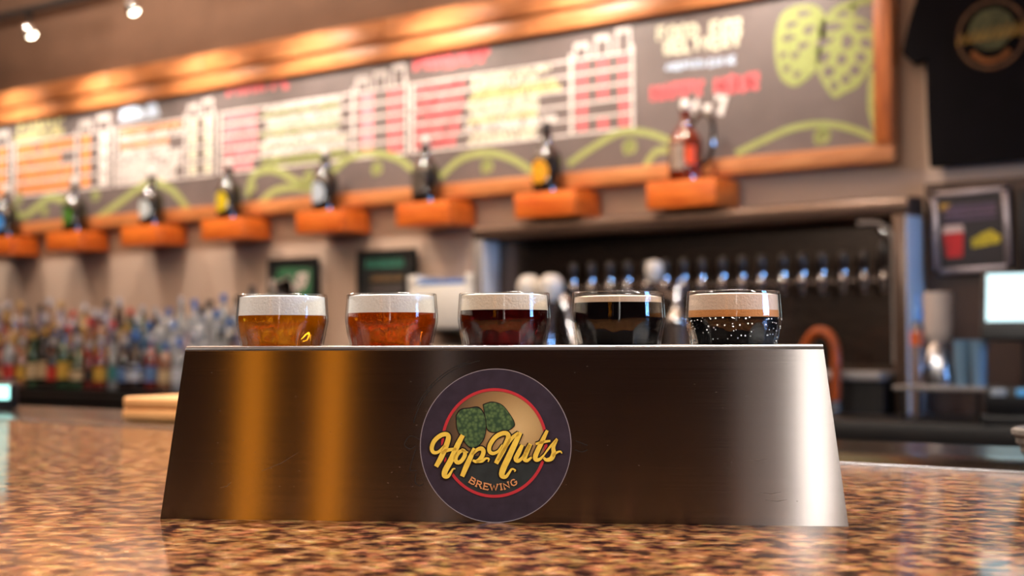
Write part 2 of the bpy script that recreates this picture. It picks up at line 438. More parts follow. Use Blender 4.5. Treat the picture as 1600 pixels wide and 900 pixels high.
rim = MB(); rim.ribbon([(SR * math.cos(R(a)), SR * math.sin(R(a))) for a in range(0, 361, 4)], .0005, spt, 0, .00035)
rim.build('rim', m_edge, stk, smooth=False)
K = 1 / 7.53 / 1000
def cc(x, y): return ((x - 583) * K, (470 - y) * K)       # sketch units to metres on the sticker
# gold field: printed radial blend
mgf = bpy.data.materials.new('badge_gold_field'); mgf.use_nodes = True
n, l = nt(mgf); b = n['Principled BSDF']
tc = n.new('ShaderNodeTexCoord'); mp = n.new('ShaderNodeMapping')
gx, gz = cc(700, 375)
mp.inputs['Location'].default_value = (-gx, 0, -(SZ + gz)); mp.vector_type = 'POINT'
ln = n.new('ShaderNodeVectorMath'); ln.operation = 'LENGTH'
no = n.new('ShaderNodeTexNoise'); no.inputs['Scale'].default_value = 300
ad = n.new('ShaderNodeMath'); ad.operation = 'MULTIPLY_ADD'; ad.inputs[1].default_value = .008
cr = n.new('ShaderNodeValToRGB'); e = cr.color_ramp.elements
e[0].position = 0; e[0].color = rgb(246, 232, 196)
e[1].position = 1; e[1].color = rgb(54, 44, 40)
for p, c in ((.16, rgb(214, 184, 128)), (.5, rgb(158, 126, 82)), (.78, rgb(104, 82, 60))):
    q = e.new(p); q.color = c
ms = n.new('ShaderNodeMath'); ms.operation = 'MULTIPLY'; ms.inputs[1].default_value = 17
l.new(tc.outputs['Object'], mp.inputs[0]); l.new(mp.outputs[0], ln.inputs[0])
l.new(no.outputs['Fac'], ad.inputs[0]); l.new(ln.outputs['Value'], ad.inputs[2])
l.new(ad.outputs[0], ms.inputs[0]); l.new(ms.outputs[0], cr.inputs[0]); l.new(cr.outputs[0], b.inputs['Base Color'])
b.inputs['Roughness'].default_value = .4
rx, rz = cc(577, 457); RR = 268 * K
disc(MB(), rx, rz, RR, RR, spt, .0003, .00042, 80).build('gold_field', mgf, stk, smooth=False)
m_low = pmat('badge_dark_green', rgb(42, 50, 52), .45, var=.2, scale=120)
low = MB(); low.prism([(rx + RR * math.cos(R(a)), rz + RR * math.sin(R(a))) for a in range(194, 347, 3)], spt, .00042, .0005)
low.build('dark_field', m_low, stk, smooth=False)
ring = MB(); ring.ribbon([(rx + 272 * K * math.cos(R(a)), rz + 276 * K * math.sin(R(a))) for a in range(0, 361, 3)], 15 * K, spt, .0003, .00055)
ring.build('red_ring', m_red, stk, smooth=False)
# two hop cones / leaves
mh = bpy.data.materials.new('badge_hop_green'); mh.use_nodes = True
n, l = nt(mh); b = n['Principled BSDF']; tc = n.new('ShaderNodeTexCoord')
vo = n.new('ShaderNodeTexVoronoi'); vo.inputs['Scale'].default_value = 420; l.new(tc.outputs['Object'], vo.inputs['Vector'])
cr = n.new('ShaderNodeValToRGB'); cr.color_ramp.elements[0].color = rgb(104, 134, 80); cr.color_ramp.elements[1].color = rgb(44, 74, 50)
cr.color_ramp.elements[1].position = .75
l.new(vo.outputs['Distance'], cr.inputs[0]); l.new(cr.outputs[0], b.inputs['Base Color']); b.inputs['Roughness'].default_value = .45
def blob(pts): return [tuple(p) for p in smooth_path([cc(*p) for p in pts] + [cc(*pts[0])], 5)[:-1]]
left = [(378, 318), (400, 288), (445, 280), (492, 276), (522, 312), (532, 372), (522, 432), (492, 472), (452, 480), (418, 446), (384, 388)]
right = [(520, 262), (565, 248), (615, 262), (650, 300), (680, 350), (675, 375), (640, 395), (590, 402), (545, 390), (532, 330)]
for pts in (right, left):
    bl = blob(pts); cx = sum(p[0] for p in bl) / len(bl); cz = sum(p[1] for p in bl) / len(bl)
    MB().prism([(cx + (x - cx) * 1.06, cz + (z - cz) * 1.06) for x, z in bl], spt, .0004, .00058 if pts is right else .00064).build('hop_outline', m_ink, stk, smooth=False)  # dark ink outline printed round the hop
    MB().prism(bl, spt, .0005, .00062 if pts is right else .00068).build('hop', mh, stk, smooth=False)
# script lettering, one mesh per letter with its dark outline
LET = {
 'H': [([(318, 470), (285, 505), (258, 508), (248, 485), (262, 448), (295, 420), (325, 414), (336, 432), (322, 480), (298, 535), (272, 582)], [8, 12, 15, 17, 18, 18, 18, 20, 22, 22, 18]),
       ([(412, 418), (385, 470), (352, 545), (322, 600), (318, 628), (336, 632), (352, 610), (362, 594), (374, 592)], [18, 22, 24, 24, 22, 14, 9, 7, 5]),
       ([(300, 512), (335, 496), (378, 490)], [12, 14, 12])],
 'o': [([(412, 496), (388, 512), (374, 540), (384, 560), (406, 552), (424, 522), (420, 500), (406, 494), (440, 508)], [12, 17, 18, 16, 16, 17, 14, 10, 6])],
 'p': [([(474, 486), (455, 530), (432, 580), (410, 632)], [14, 20, 22, 18]),
       ([(462, 520), (488, 494), (512, 488), (522, 506), (508, 538), (484, 554), (466, 548)], [10, 14, 18, 18, 18, 14, 8]),
       ([(484, 554), (515, 552), (535, 538), (551, 541), (546, 556)], [12, 12, 9, 7, 4])],
 'N': [([(622, 468), (600, 500), (572, 512), (553, 500), (556, 468), (584, 428), (622, 408), (648, 412), (650, 440), (622, 500), (588, 564)], [8, 11, 14, 16, 17, 18, 18, 18, 21, 23, 18]),
       ([(598, 548), (630, 492), (672, 432), (706, 408)], [9, 12, 14, 16]),
       ([(716, 404), (690, 455), (655, 530), (626, 592), (620, 625), (640, 632), (658, 610), (672, 592), (690, 598), (684, 606)], [16, 22, 25, 25, 22, 14, 10, 8, 6, 3])],
 'u': [([(726, 468), (708, 505), (692, 538), (704, 550), (728, 532), (752, 492), (764, 466)], [14, 19, 19, 15, 12, 13, 14]),
       ([(768, 462), (748, 505), (738, 538), (752, 548), (775, 530)], [16, 20, 19, 13, 8])],
 't': [([(856, 392), (826, 455), (796, 520), (798, 543), (818, 540), (840, 518)], [12, 19, 20, 17, 12, 7]),
       ([(796, 462), (832, 452), (872, 446)], [9, 12, 8])],
 's': [([(838, 520), (872, 475), (908, 436)], [6, 9, 11]), ([(906, 440), (888, 478), (890, 508), (878, 536), (852, 544), (838, 532)], [10, 15, 19, 19, 14, 8]),
       ([(884, 524), (905, 506), (924, 500), (933, 510)], [10, 9, 7, 4])],
}
for ch, strokes in LET.items():
    o1, o2 = MB(), MB()
    for pts, ws in strokes:
        P = smooth_path([cc(*p) for p in pts], 5); n_ = len(P)
        wv = [(ws[min(i // 5, len(ws) - 1)] * (1 - (i % 5) / 5) + ws[min(i // 5 + 1, len(ws) - 1)] * (i % 5) / 5) * K for i in range(n_)]
        o1.ribbon(P, [x * 1.3 + 12 * K for x in wv], spt, .0004, .0008)
        o2.ribbon(P, [x * 1.28 for x in wv], spt, .0006, .00095)
    o1.build('letter_outline', m_ink, stk, smooth=False)
    o2.build('letter', m_gold, stk, smooth=False)
# BREWING on an arc (serif capitals as strokes; unit box 1 x 1)
CAP = {'B': [[(0, 0), (0, 1)], [(0, 1), (.5, .98), (.62, .76), (.45, .53), (0, .52)], [(.4, .52), (.7, .4), (.68, .1), (.45, 0), (0, 0)], [(-.12, 0), (.15, 0)], [(-.12, 1), (.15, 1)]],
       'R': [[(.08, 0), (.08, 1)], [(.08, 1), (.55, .97), (.65, .75), (.5, .53), (.08, .5)], [(.4, .5), (.8, 0)], [(-.06, 0), (.24, 0)], [(-.06, 1), (.2, 1)], [(.7, 0), (.92, 0)]],
       'E': [[(.08, 0), (.08, 1)], [(-.05, 1), (.68, 1), (.68, .82)], [(.08, .52), (.5, .52)], [(-.05, 0), (.7, 0), (.72, .2)], [(.5, .4), (.5, .64)]],
       'W': [[(0, 1), (.26, 0), (.5, .85), (.74, 0), (1, 1)], [(-.1, 1), (.16, 1)], [(.86, 1), (1.12, 1)]],
       'I': [[(.2, 0), (.2, 1)], [(.04, 0), (.36, 0)], [(.04, 1), (.36, 1)]],
       'N': [[(.05, 0), (.05, 1), (.72, 0), (.72, 1)], [(-.08, 0), (.18, 0)], [(.6, 1), (.85, 1)]],
       'G': [[(.72, .8), (.55, .98), (.3, 1), (.08, .75), (.06, .3), (.25, .02), (.55, 0), (.75, .18), (.75, .45)], [(.5, .45), (.88, .45)]]}
wd = {'B': .8, 'R': .9, 'E': .8, 'W': 1.15, 'I': .42, 'N': .92, 'G': .9}
word = 'BREWING'; tot = sum(wd[c] + .16 for c in word); ARC = 232; cxx, cyy = 579, 470
hgt = 30; WK = 1.33; ang = -tot * hgt * WK / 2 / ARC
for c in word:
    mbl = MB(); wch = wd[c] * hgt; mid = ang + wch * WK / 2 / ARC
    for st in CAP[c]:
        pts = []
        for (u, v_) in st:
            lx = (u * hgt - wch / 2) * 1.3; ly = v_ * hgt
            a = mid
            X = cxx + (ARC - ly) * math.sin(a) + lx * math.cos(a); Yc = cyy + (ARC - ly) * math.cos(a) - lx * math.sin(a)
            pts.append(cc(X, Yc))
        mbl.ribbon(pts, 6.2 * K, spt, .0005, .00085)
    mbl.build('letter', m_brew, stk, smooth=False)
    ang += (wd[c] + .16) * hgt * WK / ARC

# ------------------------------------------------------------------ five taster glasses
m_glass = glassmat('taster_glass')
PR = [(.0255, -.050), (.0268, -.046), (.0276, -.036), (.0290, -.018), (.0308, -.004), (.0318, .003), (.0334, .010), (.0343, .0175), (.0344, .021), (.0339, .029), (.0334, .036), (.0333, .0378)]
def rad(z):
    for (r0, z0), (r1, z1) in zip(PR, PR[1:]):
        if z0 <= z <= z1: return r0 + (r1 - r0) * (z - z0) / (z1 - z0)
    return PR[0][0] if z < PR[0][1] else PR[-1][0]
def flute(a, z):
    k = max(0, min(1, (.017 - z) / .012)) * max(0, min(1, (z + .05) / .01))
    return 1 - .042 * k * abs(math.sin(a * 7 + .35)) ** .7
def taster(i, name_label, bcol, glow, k, level, foam_top, foams, drops=False, clear=True):
    g = thing('beer_glass', name_label, 'beer glass', group='taster glasses in the flight tray')
    u = Vector((math.cos(TA), math.sin(TA), 0)); v_ = Vector((-math.sin(TA), math.cos(TA), 0))
    g.location = TRAY.location + u * GX[i] + v_ * GY + Vector((0, 0, TH)); g.rotation_euler = (0, 0, TA + i * .37)
    T = .0016
    zs = [-.05 + .0878 * q / 40 for q in range(41)]
    prof = [(0, -.05)] + [(rad(z), z) for z in zs] + [(rad(.0378) - T * .5, .0384), (rad(.0378) - T, .0378)] + [(rad(z) - T, z) for z in zs[::-1] if z > -.042] + [(0, -.042)]
    MB().lathe(prof, 112, wob=flute).build('glass', m_glass, g, ang=60)
    zb = [-.041 + (level + .041) * q / 26 for q in range(27)]
    bprof = [(0, -.0412)] + [(rad(z) - T - .0003, z) for z in zb] + [(0, level)]
    MB().lathe(bprof, 112, wob=flute).build('beer', beermat('beer_%d' % i, bcol, glow, k) if clear else pmat('beer_%d' % i, bcol, .04, var=.3, scale=90, spec=.3), g, ang=60)
    z0 = level
    for (fz, fc) in foams:
        mf = pmat('foam_%d_%d' % (i, round(fz * 1e5)), fc, .7, var=.06, scale=700, bump=.25)
        zf = [z0 + (fz - z0) * q / 5 for q in range(6)]
        MB().lathe([(0, z0 + .00005)] + [(rad(z) - T - .0004, z + .00005) for z in zf] + [(rad(fz) * .8, fz + .0008), (rad(fz) * .4, fz + .0014), (0, fz + .0016)], 48).build('foam', mf, g)
        z0 = fz
    if drops:
        mb = MB()
        for q in range(150):
            a = random.uniform(0, 2 * math.pi); z = level - abs(random.gauss(0, .008)) - .0005
            if z < .001: continue
            r = rad(z) * flute(a, z); s_ = random.uniform(.0003, .00075)
            mb.lathe([(0, -s_), (s_ * .7, -s_ * .7), (s_, 0), (s_ * .7, s_ * .7), (0, s_)], 6, (r * math.cos(a), r * math.sin(a), z))
        d = mb.build('droplets', pmat('water_droplet', rgb(225, 225, 230), .1, var=.05, trans=.3), g); d['kind'] = 'stuff'
    return g
taster(0, 'small taster glass of golden lager with thick white head, leftmost in the tray', rgb(246, 168, 30), rgb(255, 150, 10), .30, .0225, .036, [(.0362, rgb(250, 244, 240))])
taster(1, 'small taster glass of orange amber ale, second from the left in the tray', rgb(238, 122, 18), rgb(250, 110, 6), .28, .0240, .036, [(.0364, rgb(250, 240, 232))])
taster(2, 'small taster glass of deep red ale with cream head, middle of the tray', rgb(96, 16, 18), rgb(110, 12, 16), .16, .0255, .036, [(.0364, rgb(246, 226, 204))])
taster(3, 'small taster glass of black stout with thin tan head, fourth in the tray', rgb(14, 8, 9), rgb(10, 6, 6), .1, .0305, .037, [(.0345, rgb(226, 196, 170))], clear=False)
taster(4, 'small taster glass of black stout with thick tan head and beads, rightmost in tray', rgb(9, 7, 9), rgb(10, 6, 6), .1, .0195, .036,
       [(.0245, rgb(226, 150, 84)), (.0355, rgb(238, 206, 182))], drops=True, clear=False)

# ------------------------------------------------------------------ chalkboard
BY = 5.05
XL, XR = -9.2, -2.138
ZB, ZT = 1.926, 2.552
m_chalkb = pmat('chalkboard_slate', rgb(102, 92, 92), .5, var=.14, scale=5, spec=.5)
CB = thing('chalkboard_menu', 'long wood-framed chalkboard beer menu with hop drawings on the back wall', 'chalkboard', (0, 0, 0))
MB().box((XL, BY, ZB - .03), (XR + .03, BY + .036, ZT + .03)).build('board', m_chalkb, CB, smooth=False)
# frame: header of several boards, inner strip, bottom rail, right stile
hx = [-9.3, -8.1, -6.72, -5.9, -4.6, -3.3, -2.06]
for a, b_ in zip(hx, hx[1:]):
    MB().box((a + .002, 4.985, 2.64), (b_ - .002, WALL_Y, 2.742), .006).build('header_board', m_frame, CB)
MB().box((XL, 5.012, ZT), (XR + .04, BY + .03, 2.632), .005).build('top_rail', m_frame, CB)
MB().box((XL, 5.012, 1.856), (XR + .071, BY + .03, ZB), .005).build('bottom_rail', m_frame, CB)
MB().box((XR, 5.005, ZB - .001), (XR + .071, BY + .03, 2.64), .005).build('side_rail', m_framez, CB)

def chalk(name, col): return pmat(name, col, .9, var=.18, scale=60)
ch_w = chalk('chalk_white', rgb(236, 226, 222)); ch_r = chalk('chalk_red', rgb(224, 108, 114)); ch_y = chalk('chalk_yellow', rgb(220, 212, 150))
ch_g = chalk('chalk_green', rgb(154, 162, 102)); ch_o = chalk('chalk_orange', rgb(238, 150, 84)); ch_c = chalk('chalk_cream', rgb(230, 224, 200))
ch_b = chalk('chalk_blue', rgb(196, 212, 236)); ch_p = chalk('chalk_pink', rgb(240, 150, 160))
def bpt(x, z, d): return (x, BY - d, z)
def B(px, py): p = at(px, py, BY); return (p.x, p.z)
TK = .0012
def scribble(mb, p0, p1, h, wstroke=.009, fill=1.0):
    """a row of hand-chalked characters from board point p0 to p1 (too small to read in the photo)"""
    p0, p1 = Vector(p0), Vector(p1); L = (p1 - p0).length; t = (p1 - p0) / L; up = Vector((-t.y, t.x)); x = 0
    while x < L - h * .4:
        if random.random() < .13: x += h * .5; continue
        wch = h * random.uniform(.45, .75); o = p0 + t * x
        q = lambda u, v_: tuple(o + t * u * wch + up * v_ * h)
        kind = random.randint(0, 4)
        if kind == 0: mb.ribbon([q(0, 0), q(0, 1)], wstroke, bpt, 0, TK); mb.ribbon([q(0, 1), q(.9, .95), q(.9, .55), q(0, .5)], wstroke, bpt, 0, TK)
        elif kind == 1: mb.ribbon([q(.9, .9), q(.2, .95), q(0, .5), q(.2, .05), q(.9, .1)], wstroke, bpt, 0, TK)
        elif kind == 2: mb.ribbon([q(0, 0), q(0, 1), q(.9, 0), q(.9, 1)], wstroke, bpt, 0, TK)
        elif kind == 3: mb.ribbon([q(0, 1), q(.9, 1)], wstroke, bpt, 0, TK); mb.ribbon([q(.45, 1), q(.45, 0)], wstroke, bpt, 0, TK)
        else: mb.ribbon([q(0, 0), q(.45, 1), q(.9, 0)], wstroke, bpt, 0, TK); mb.ribbon([q(.2, .4), q(.7, .4)], wstroke, bpt, 0, TK)
        x += wch + h * .22
def row(px0, py0, px1, py1, hp, mat, ws=.009, name='chalk_writing'):
    a, b_ = B(px0, py0), B(px1, py1); h = abs(B(px0, py0 - hp)[1] - a[1])
    m = MB(); scribble(m, a, b_, h, ws); return tag(m.build(name, mat, CB, smooth=False), kind='stuff')
def line(pts, wpx, mat, name='chalk_line'):
    P = [B(*p) for p in pts]; wv = abs(B(pts[0][0], pts[0][1] - wpx)[1] - P[0][1])
    return MB().ribbon(P, wv, bpt, 0, TK).build(name, mat, CB, smooth=False)
def block(pts, mat, name='chalk_block'):
    return MB().prism([B(*p) for p in pts], bpt, 0, TK * .6).build(name, mat, CB, smooth=False)
def sl(x, zfrac):                       # image row of the board height fraction at column x (a level line on the board)
    Y0 = 359 - 12 - .0896 * (x - 50) + 4 - 4; Y1 = 192 - .155 * x
    return Y0 + (Y1 - Y0) * zfrac
# ruled table lines of each menu column (level lines on the board)
def lev(z, x0, x1, wv, mat): return MB().ribbon([(x0, z), (x1, z)], wv, bpt, 0, TK).build('chalk_line', mat, CB, smooth=False)
def vert(x, z0, z1, wv, mat): return MB().ribbon([(x, z0), (x, z1)], wv, bpt, 0, TK).build('chalk_line', mat, CB, smooth=False)
def bx(px): return B(px, 200)[0]
def wr_(x0, x1, z, h, mat, ws=.009):
    m = MB(); scribble(m, (x0, z), (x1, z), h, ws); return tag(m.build('chalk_writing', mat, CB, smooth=False), kind='stuff')
zlo, zhi = 2.095, 2.42
sections = [  # x0, x1(text), x2(prices end) in photo columns, header colour, row colours
    (bx(-90), bx(-40), bx(18), ch_w, [ch_o, ch_o, ch_o, ch_o]),
    (bx(22), bx(120), bx(176), ch_y, [ch_o, ch_o, ch_o, ch_o]),
    (bx(180), bx(290), bx(336), ch_w, [ch_o, ch_o, ch_w, ch_w]),
    (bx(342), bx(552), bx(638), ch_r, [ch_p, ch_p, ch_p, ch_p, ch_p]),
    (bx(642), bx(893), bx(992), ch_r, [ch_r, ch_r, ch_r, ch_r, ch_r])]
for si, (x0, x1, x2, hc, rows) in enumerate(sections):
    nrow = len(rows); hgt_ = (zhi - zlo) / nrow
    for k in range(nrow + 1): lev(zlo + k * hgt_, x0, x2, .010, ch_w)
    vert(x1, zlo, zhi + .03, .018, ch_w); vert(x2 - .01, zlo, zhi + .03, .014, ch_w); vert(x0 + .01, zlo, zhi, .02, ch_w)
    for k, cm in enumerate(rows):
        zz = zlo + (nrow - 1 - k) * hgt_
        if si < 3:
            fr = (.95, .72, .9, .85)[k % 4]
            for q in (.52, .1):
                wr_(x0 + .04, x0 + .03 + (x1 - x0) * fr, zz + hgt_ * q, hgt_ * .36, cm if q > .3 else (cm if si < 2 else ch_w), .014)
        else:
            xm = x0 + (x1 - x0) * (.36 if si == 4 else .33)
            xs = x0 + (.05 if si == 3 else .03)
            wr_(xs, xm - random.uniform(0, .08), zz + hgt_ * .2, hgt_ * .62, cm, .022 if si == 4 else .016)
            cg = (ch_g, ch_c)[k % 2] if si == 3 else (ch_c, ch_y)[k % 2]
            for q in (.56, .1): wr_(xm + random.uniform(0, .05), x1 - random.uniform(.03, .2 if si == 4 else .1), zz + hgt_ * q, hgt_ * .36, cg if random.random() < .8 else ch_w, .013)
        # price cells
        ncol = 3 if si == 4 else 2
        for c in range(ncol):
            ca = x1 + (x2 - x1) * (c + .22) / ncol; cb_ = x1 + (x2 - x1) * (c + .82) / ncol
            cm2 = {0: ch_o, 1: (ch_o, ch_w)[c % 2], 2: ch_c, 3: (ch_p, ch_r)[c % 2], 4: ch_r}[si]
            if si == 4 and c == 1 and k == 3: continue
            MB().ribbon([((ca + cb_) / 2, zz + hgt_ * .18), ((ca + cb_) / 2, zz + hgt_ * .85)], (cb_ - ca) * .75, bpt, 0, TK * .8).build('price_mark', cm2, CB, smooth=False)
    # small glass drawings on top of the price columns
    ncol = 3 if si >= 3 else 2
    for c in range(ncol):
        cx = x1 + (x2 - x1) * (c + .5) / ncol; gw = (x2 - x1) / ncol * .62; gh = .06 + .018 * c
        vert(cx - gw * .5, zhi, zhi + gh, .010, ch_w); vert(cx + gw * .5, zhi, zhi + gh, .010, ch_w)
        for q in range(3):
            pp = [(cx + (q - 1) * gw * .33 + gw * .28 * math.cos(a), zhi + gh + gw * .2 * math.sin(a)) for a in [k_ * math.pi / 5 for k_ in range(10)]]
            MB().prism(pp, bpt, 0, TK).build('glass_drawing', ch_w, CB, smooth=False)
# headings
row(24, 208, 100, 197, 20, ch_y, .02); row(24, 222, 100, 211, 10, ch_y, .014)
block([(186, 190), (190, 168), (205, 163), (222, 170), (228, 184)], ch_b, 'glass_drawing'); block([(230, 185), (229, 165), (235, 157), (244, 160), (250, 180)], ch_b, 'glass_drawing')
row(357, 150, 452, 136, 24, ch_r, .03); row(650, 110, 770, 95, 27, ch_r, .034)
# side panel: readable words
GL = {'F': [[(0, 0), (0, 1), (.6, 1)], [(0, .5), (.5, .5)]], 'O': [[(.35, 0), (.05, .2), (.05, .8), (.35, 1), (.65, .8), (.65, .2), (.35, 0)]],
      'D': [[(0, 0), (0, 1), (.4, .95), (.65, .5), (.4, .05), (0, 0)]], 'R': [[(0, 0), (0, 1), (.55, .95), (.55, .55), (0, .5), (.6, 0)]],
      'E': [[(.6, 0), (0, 0), (0, 1), (.6, 1)], [(0, .5), (.5, .5)]], 'L': [[(0, 1), (0, 0), (.55, 0)]], 'I': [[(.3, 0), (.3, 1)]],
      'V': [[(0, 1), (.33, 0), (.66, 1)]], 'Y': [[(0, 1), (.33, .5), (.66, 1)], [(.33, .5), (.33, 0)]], 'H': [[(0, 0), (0, 1)], [(.6, 0), (.6, 1)], [(0, .5), (.6, .5)]],
      'A': [[(0, 0), (.33, 1), (.66, 0)], [(.15, .4), (.5, .4)]], 'P': [[(0, 0), (0, 1), (.6, .95), (.6, .5), (0, .45)]], 'U': [[(0, 1), (0, .2), (.3, 0), (.6, .2), (.6, 1)]],
      '4': [[(.5, 0), (.5, 1), (0, .35), (.7, .35)]], '7': [[(0, 1), (.6, 1), (.25, 0)]], '-': [[(.1, .5), (.6, .5)]], ' ': []}
def words(txt, px0, py0, px1, py1, hp, mat, ws):
    a, b_ = Vector(B(px0, py0)), Vector(B(px1, py1)); h = abs(B(px0, py0 - hp)[1] - a.y); t = b_ - a; pitch = t / len(txt)
    for i, c in enumerate(txt):
        m = MB(); o = a + pitch * i
        if c == ' ': continue
        for st in GL[c]: m.ribbon([(o.x + pitch.x * u * 1.15, o.y + pitch.y * u + v_ * h) for u, v_ in st], ws, bpt, 0, TK)
        m.build('chalk_letter', mat, CB, smooth=False)
words('FOOD FOR', 1029, 63, 1163, 49, 19, ch_c, .018)
words('DELIVERY', 1040, 84, 1160, 71, 19, ch_c, .018)
row(1041, 110, 1072, 107, 9, ch_b, .014); row(1075, 107, 1102, 104, 10, ch_b, .014); row(1108, 104, 1152, 98, 11, ch_b, .014)
words('HAPPY HOUR', 1020, 158, 1190, 138, 23, ch_r, .024)
words('4-7', 1076, 185, 1140, 178, 27, ch_w, .028)
# vines
for pts in ([(1388, 232), (1345, 206), (1290, 194), (1240, 200), (1200, 216), (1150, 240)], [(1050, 222), (1012, 208), (970, 207), (930, 228), (888, 257)],
            [(1044, 234), (1024, 238), (1008, 260)], [(688, 278), (718, 250), (755, 239), (795, 246), (832, 268)],
            [(518, 270), (545, 247), (580, 239), (620, 247), (648, 268)], [(387, 308), (395, 276), (418, 265), (442, 271), (465, 284), (500, 288)],
            [(404, 320), (428, 299), (460, 293), (500, 297)], [(146, 345), (185, 318), (225, 289), (246, 286), (272, 300), (298, 333)],
            [(18, 322), (34, 338), (55, 326), (76, 309), (102, 314)], [(1364, 110), (1361, 165), (1372, 208), (1386, 230)],
            [(1287, 42), (1306, 17), (1340, 4), (1376, -4)], [(1328, 24), (1336, 6)]):
    P = [B(*p) for p in pts]; wv = abs(B(pts[0][0], pts[0][1] - 11)[1] - P[0][1])
    MB().ribbon(smooth_path(P, 6), wv, bpt, 0, TK * 1.4).build('vine', ch_g, CB, smooth=False)
for px, py in ((1286, 213), (985, 230), (762, 260), (590, 264), (483, 276), (70, 330), (150, 306), (30, 312), (393, 292)):
    c0 = Vector(B(px, py)); r0 = .034
    MB().ribbon([(c0.x + r0 * (.3 + .7 * a / 12) * math.cos(a), c0.y + r0 * (.3 + .7 * a / 12) * math.sin(a)) for a in [k * .5 for k in range(22)]], .02, bpt, 0, TK * 1.2).build('curl', ch_g, CB, smooth=False)
# two chalk hops
def hop(outl, spots):
    P = [tuple(p) for p in smooth_path([B(*p) for p in outl] + [B(*outl[0])], 5)[:-1]]
    h = MB().prism(P, bpt, 0, TK * 1.6).build('hop_drawing', ch_g, CB, smooth=False)
    for (px, py, rx_, ry_, an) in spots:
        c0 = Vector(B(px, py)); kx = 1.2 * abs(B(px + rx_, py)[0] - c0.x); kz = 1.3 * abs(B(px, py - ry_)[1] - c0.y)
        pp = []
        for k in range(14):
            a = 2 * math.pi * k / 14; x, z = kx * math.cos(a), kz * math.sin(a) * (1 - .35 * math.cos(a))
            pp.append((c0.x + x * math.cos(an) - z * math.sin(an), c0.y + x * math.sin(an) + z * math.cos(an)))
        MB().prism(pp, bpt, TK, TK * 2).build('petal_gap', m_chalkb, h, smooth=False)
hop([(1211, 58), (1222, 22), (1250, 8), (1280, 12), (1292, 40), (1284, 80), (1276, 108), (1258, 126), (1240, 135), (1220, 122), (1212, 92)],
    [(1257, 21, 10, 4, 0), (1238, 38, 9, 4, .1), (1265, 46, 8, 5, .4), (1233, 59, 9, 4, 0), (1256, 71, 8, 4, .2), (1224, 86, 5, 4, .3), (1243, 86, 6, 4, .4), (1230, 107, 5, 4, .3), (1246, 116, 5, 4, .3)])
hop([(1280, 60), (1284, 34), (1310, 27), (1345, 28), (1366, 48), (1369, 84), (1356, 112), (1340, 135), (1318, 146), (1304, 153), (1290, 136), (1278, 112), (1276, 84)],
    [(1303, 42, 14, 5, 0), (1348, 43, 12, 5, -.3), (1290, 65, 12, 5, .2), (1325, 65, 8, 9, 0), (1354, 68, 9, 6, -.5), (1289, 89, 8, 6, .4), (1316, 93, 7, 7, -.5), (1346, 90, 8, 6, -.6), (1296, 112, 8, 7, .2), (1337, 110, 8, 7, -.5), (1304, 134, 5, 6, .2), (1322, 124, 6, 6, -.5)])

# ------------------------------------------------------------------ track lights
TY, TZ = 4.5, 2.99
trk = MB().box((-9.2, TY - .018, TZ), (-1.2, TY + .018, TZ + .04), .003).box((-8.0, TY - .01, TZ + .04), (-7.98, TY + .01, 3.4)).box((-4.0, TY - .01, TZ + .04), (-3.98, TY + .01, 3.4)).build('light_track', m_blackp)
tag(trk, 'black ceiling track rail carrying the spotlights above the chalkboard', 'light track')
m_bulb = pmat('lamp_lens_glow', (1, .9, .75, 1), .3, emit=(1, .86, .66, 1), es=18, var=.02)
for i, lx in enumerate([-8.48, -7.62, -6.765, -5.88, -5.06, -4.24, -3.42, -2.6]):
    nm = {2: 'round track spotlight, leftmost of those in view at the top left corner', 3: 'round track spotlight at the top, middle one of the three in view',
          4: 'round track spotlight cut by the top edge, rightmost of the three in view'}.get(i, 'round track spotlight above the chalkboard, %s along the track' % ORD[i])
    t = thing('track_spotlight', nm, 'spotlight', (lx, TY, TZ), 0, 'track spotlights above the chalkboard')
    MB().box((-.02, -.014, -.02), (.02, .014, 0), .003).build('adapter', m_blackp, t)
    MB().tube([(0, 0, -.02), (0, 0, -.062)], .006).build('stem', m_blackp, t)
    hd = Matrix.Translation((0, 0, -.085)) @ Matrix.Rotation(R(36), 4, 'X')      # opening tilted towards the wall
    def xf(mb): mb.v = [tuple(hd @ Vector(p)) for p in mb.v]; return mb
    xf(MB().lathe([(.012, .03), (.024, .022), (.030, 0), (.033, -.028), (.030, -.028), (.027, 0), (.02, .016), (0, .018)], 20)).build('lamp_head', m_chrome, t)
    xf(MB().lathe([(0, -.050), (.014, -.047), (.024, -.038), (.028, -.026), (0, -.016)], 20)).build('lens', m_bulb, t)
    sd = bpy.data.lights.new('track_spot_light', 'SPOT'); sd.energy = SPOT_W; sd.color = (1, .88, .74); sd.spot_size = R(100); sd.spot_blend = 1.0; sd.shadow_soft_size = .028
    so = bpy.data.objects.new('track_spot_light', sd); C.objects.link(so); so.parent = t
    so.matrix_local = hd @ Matrix.Translation((0, 0, -.056))

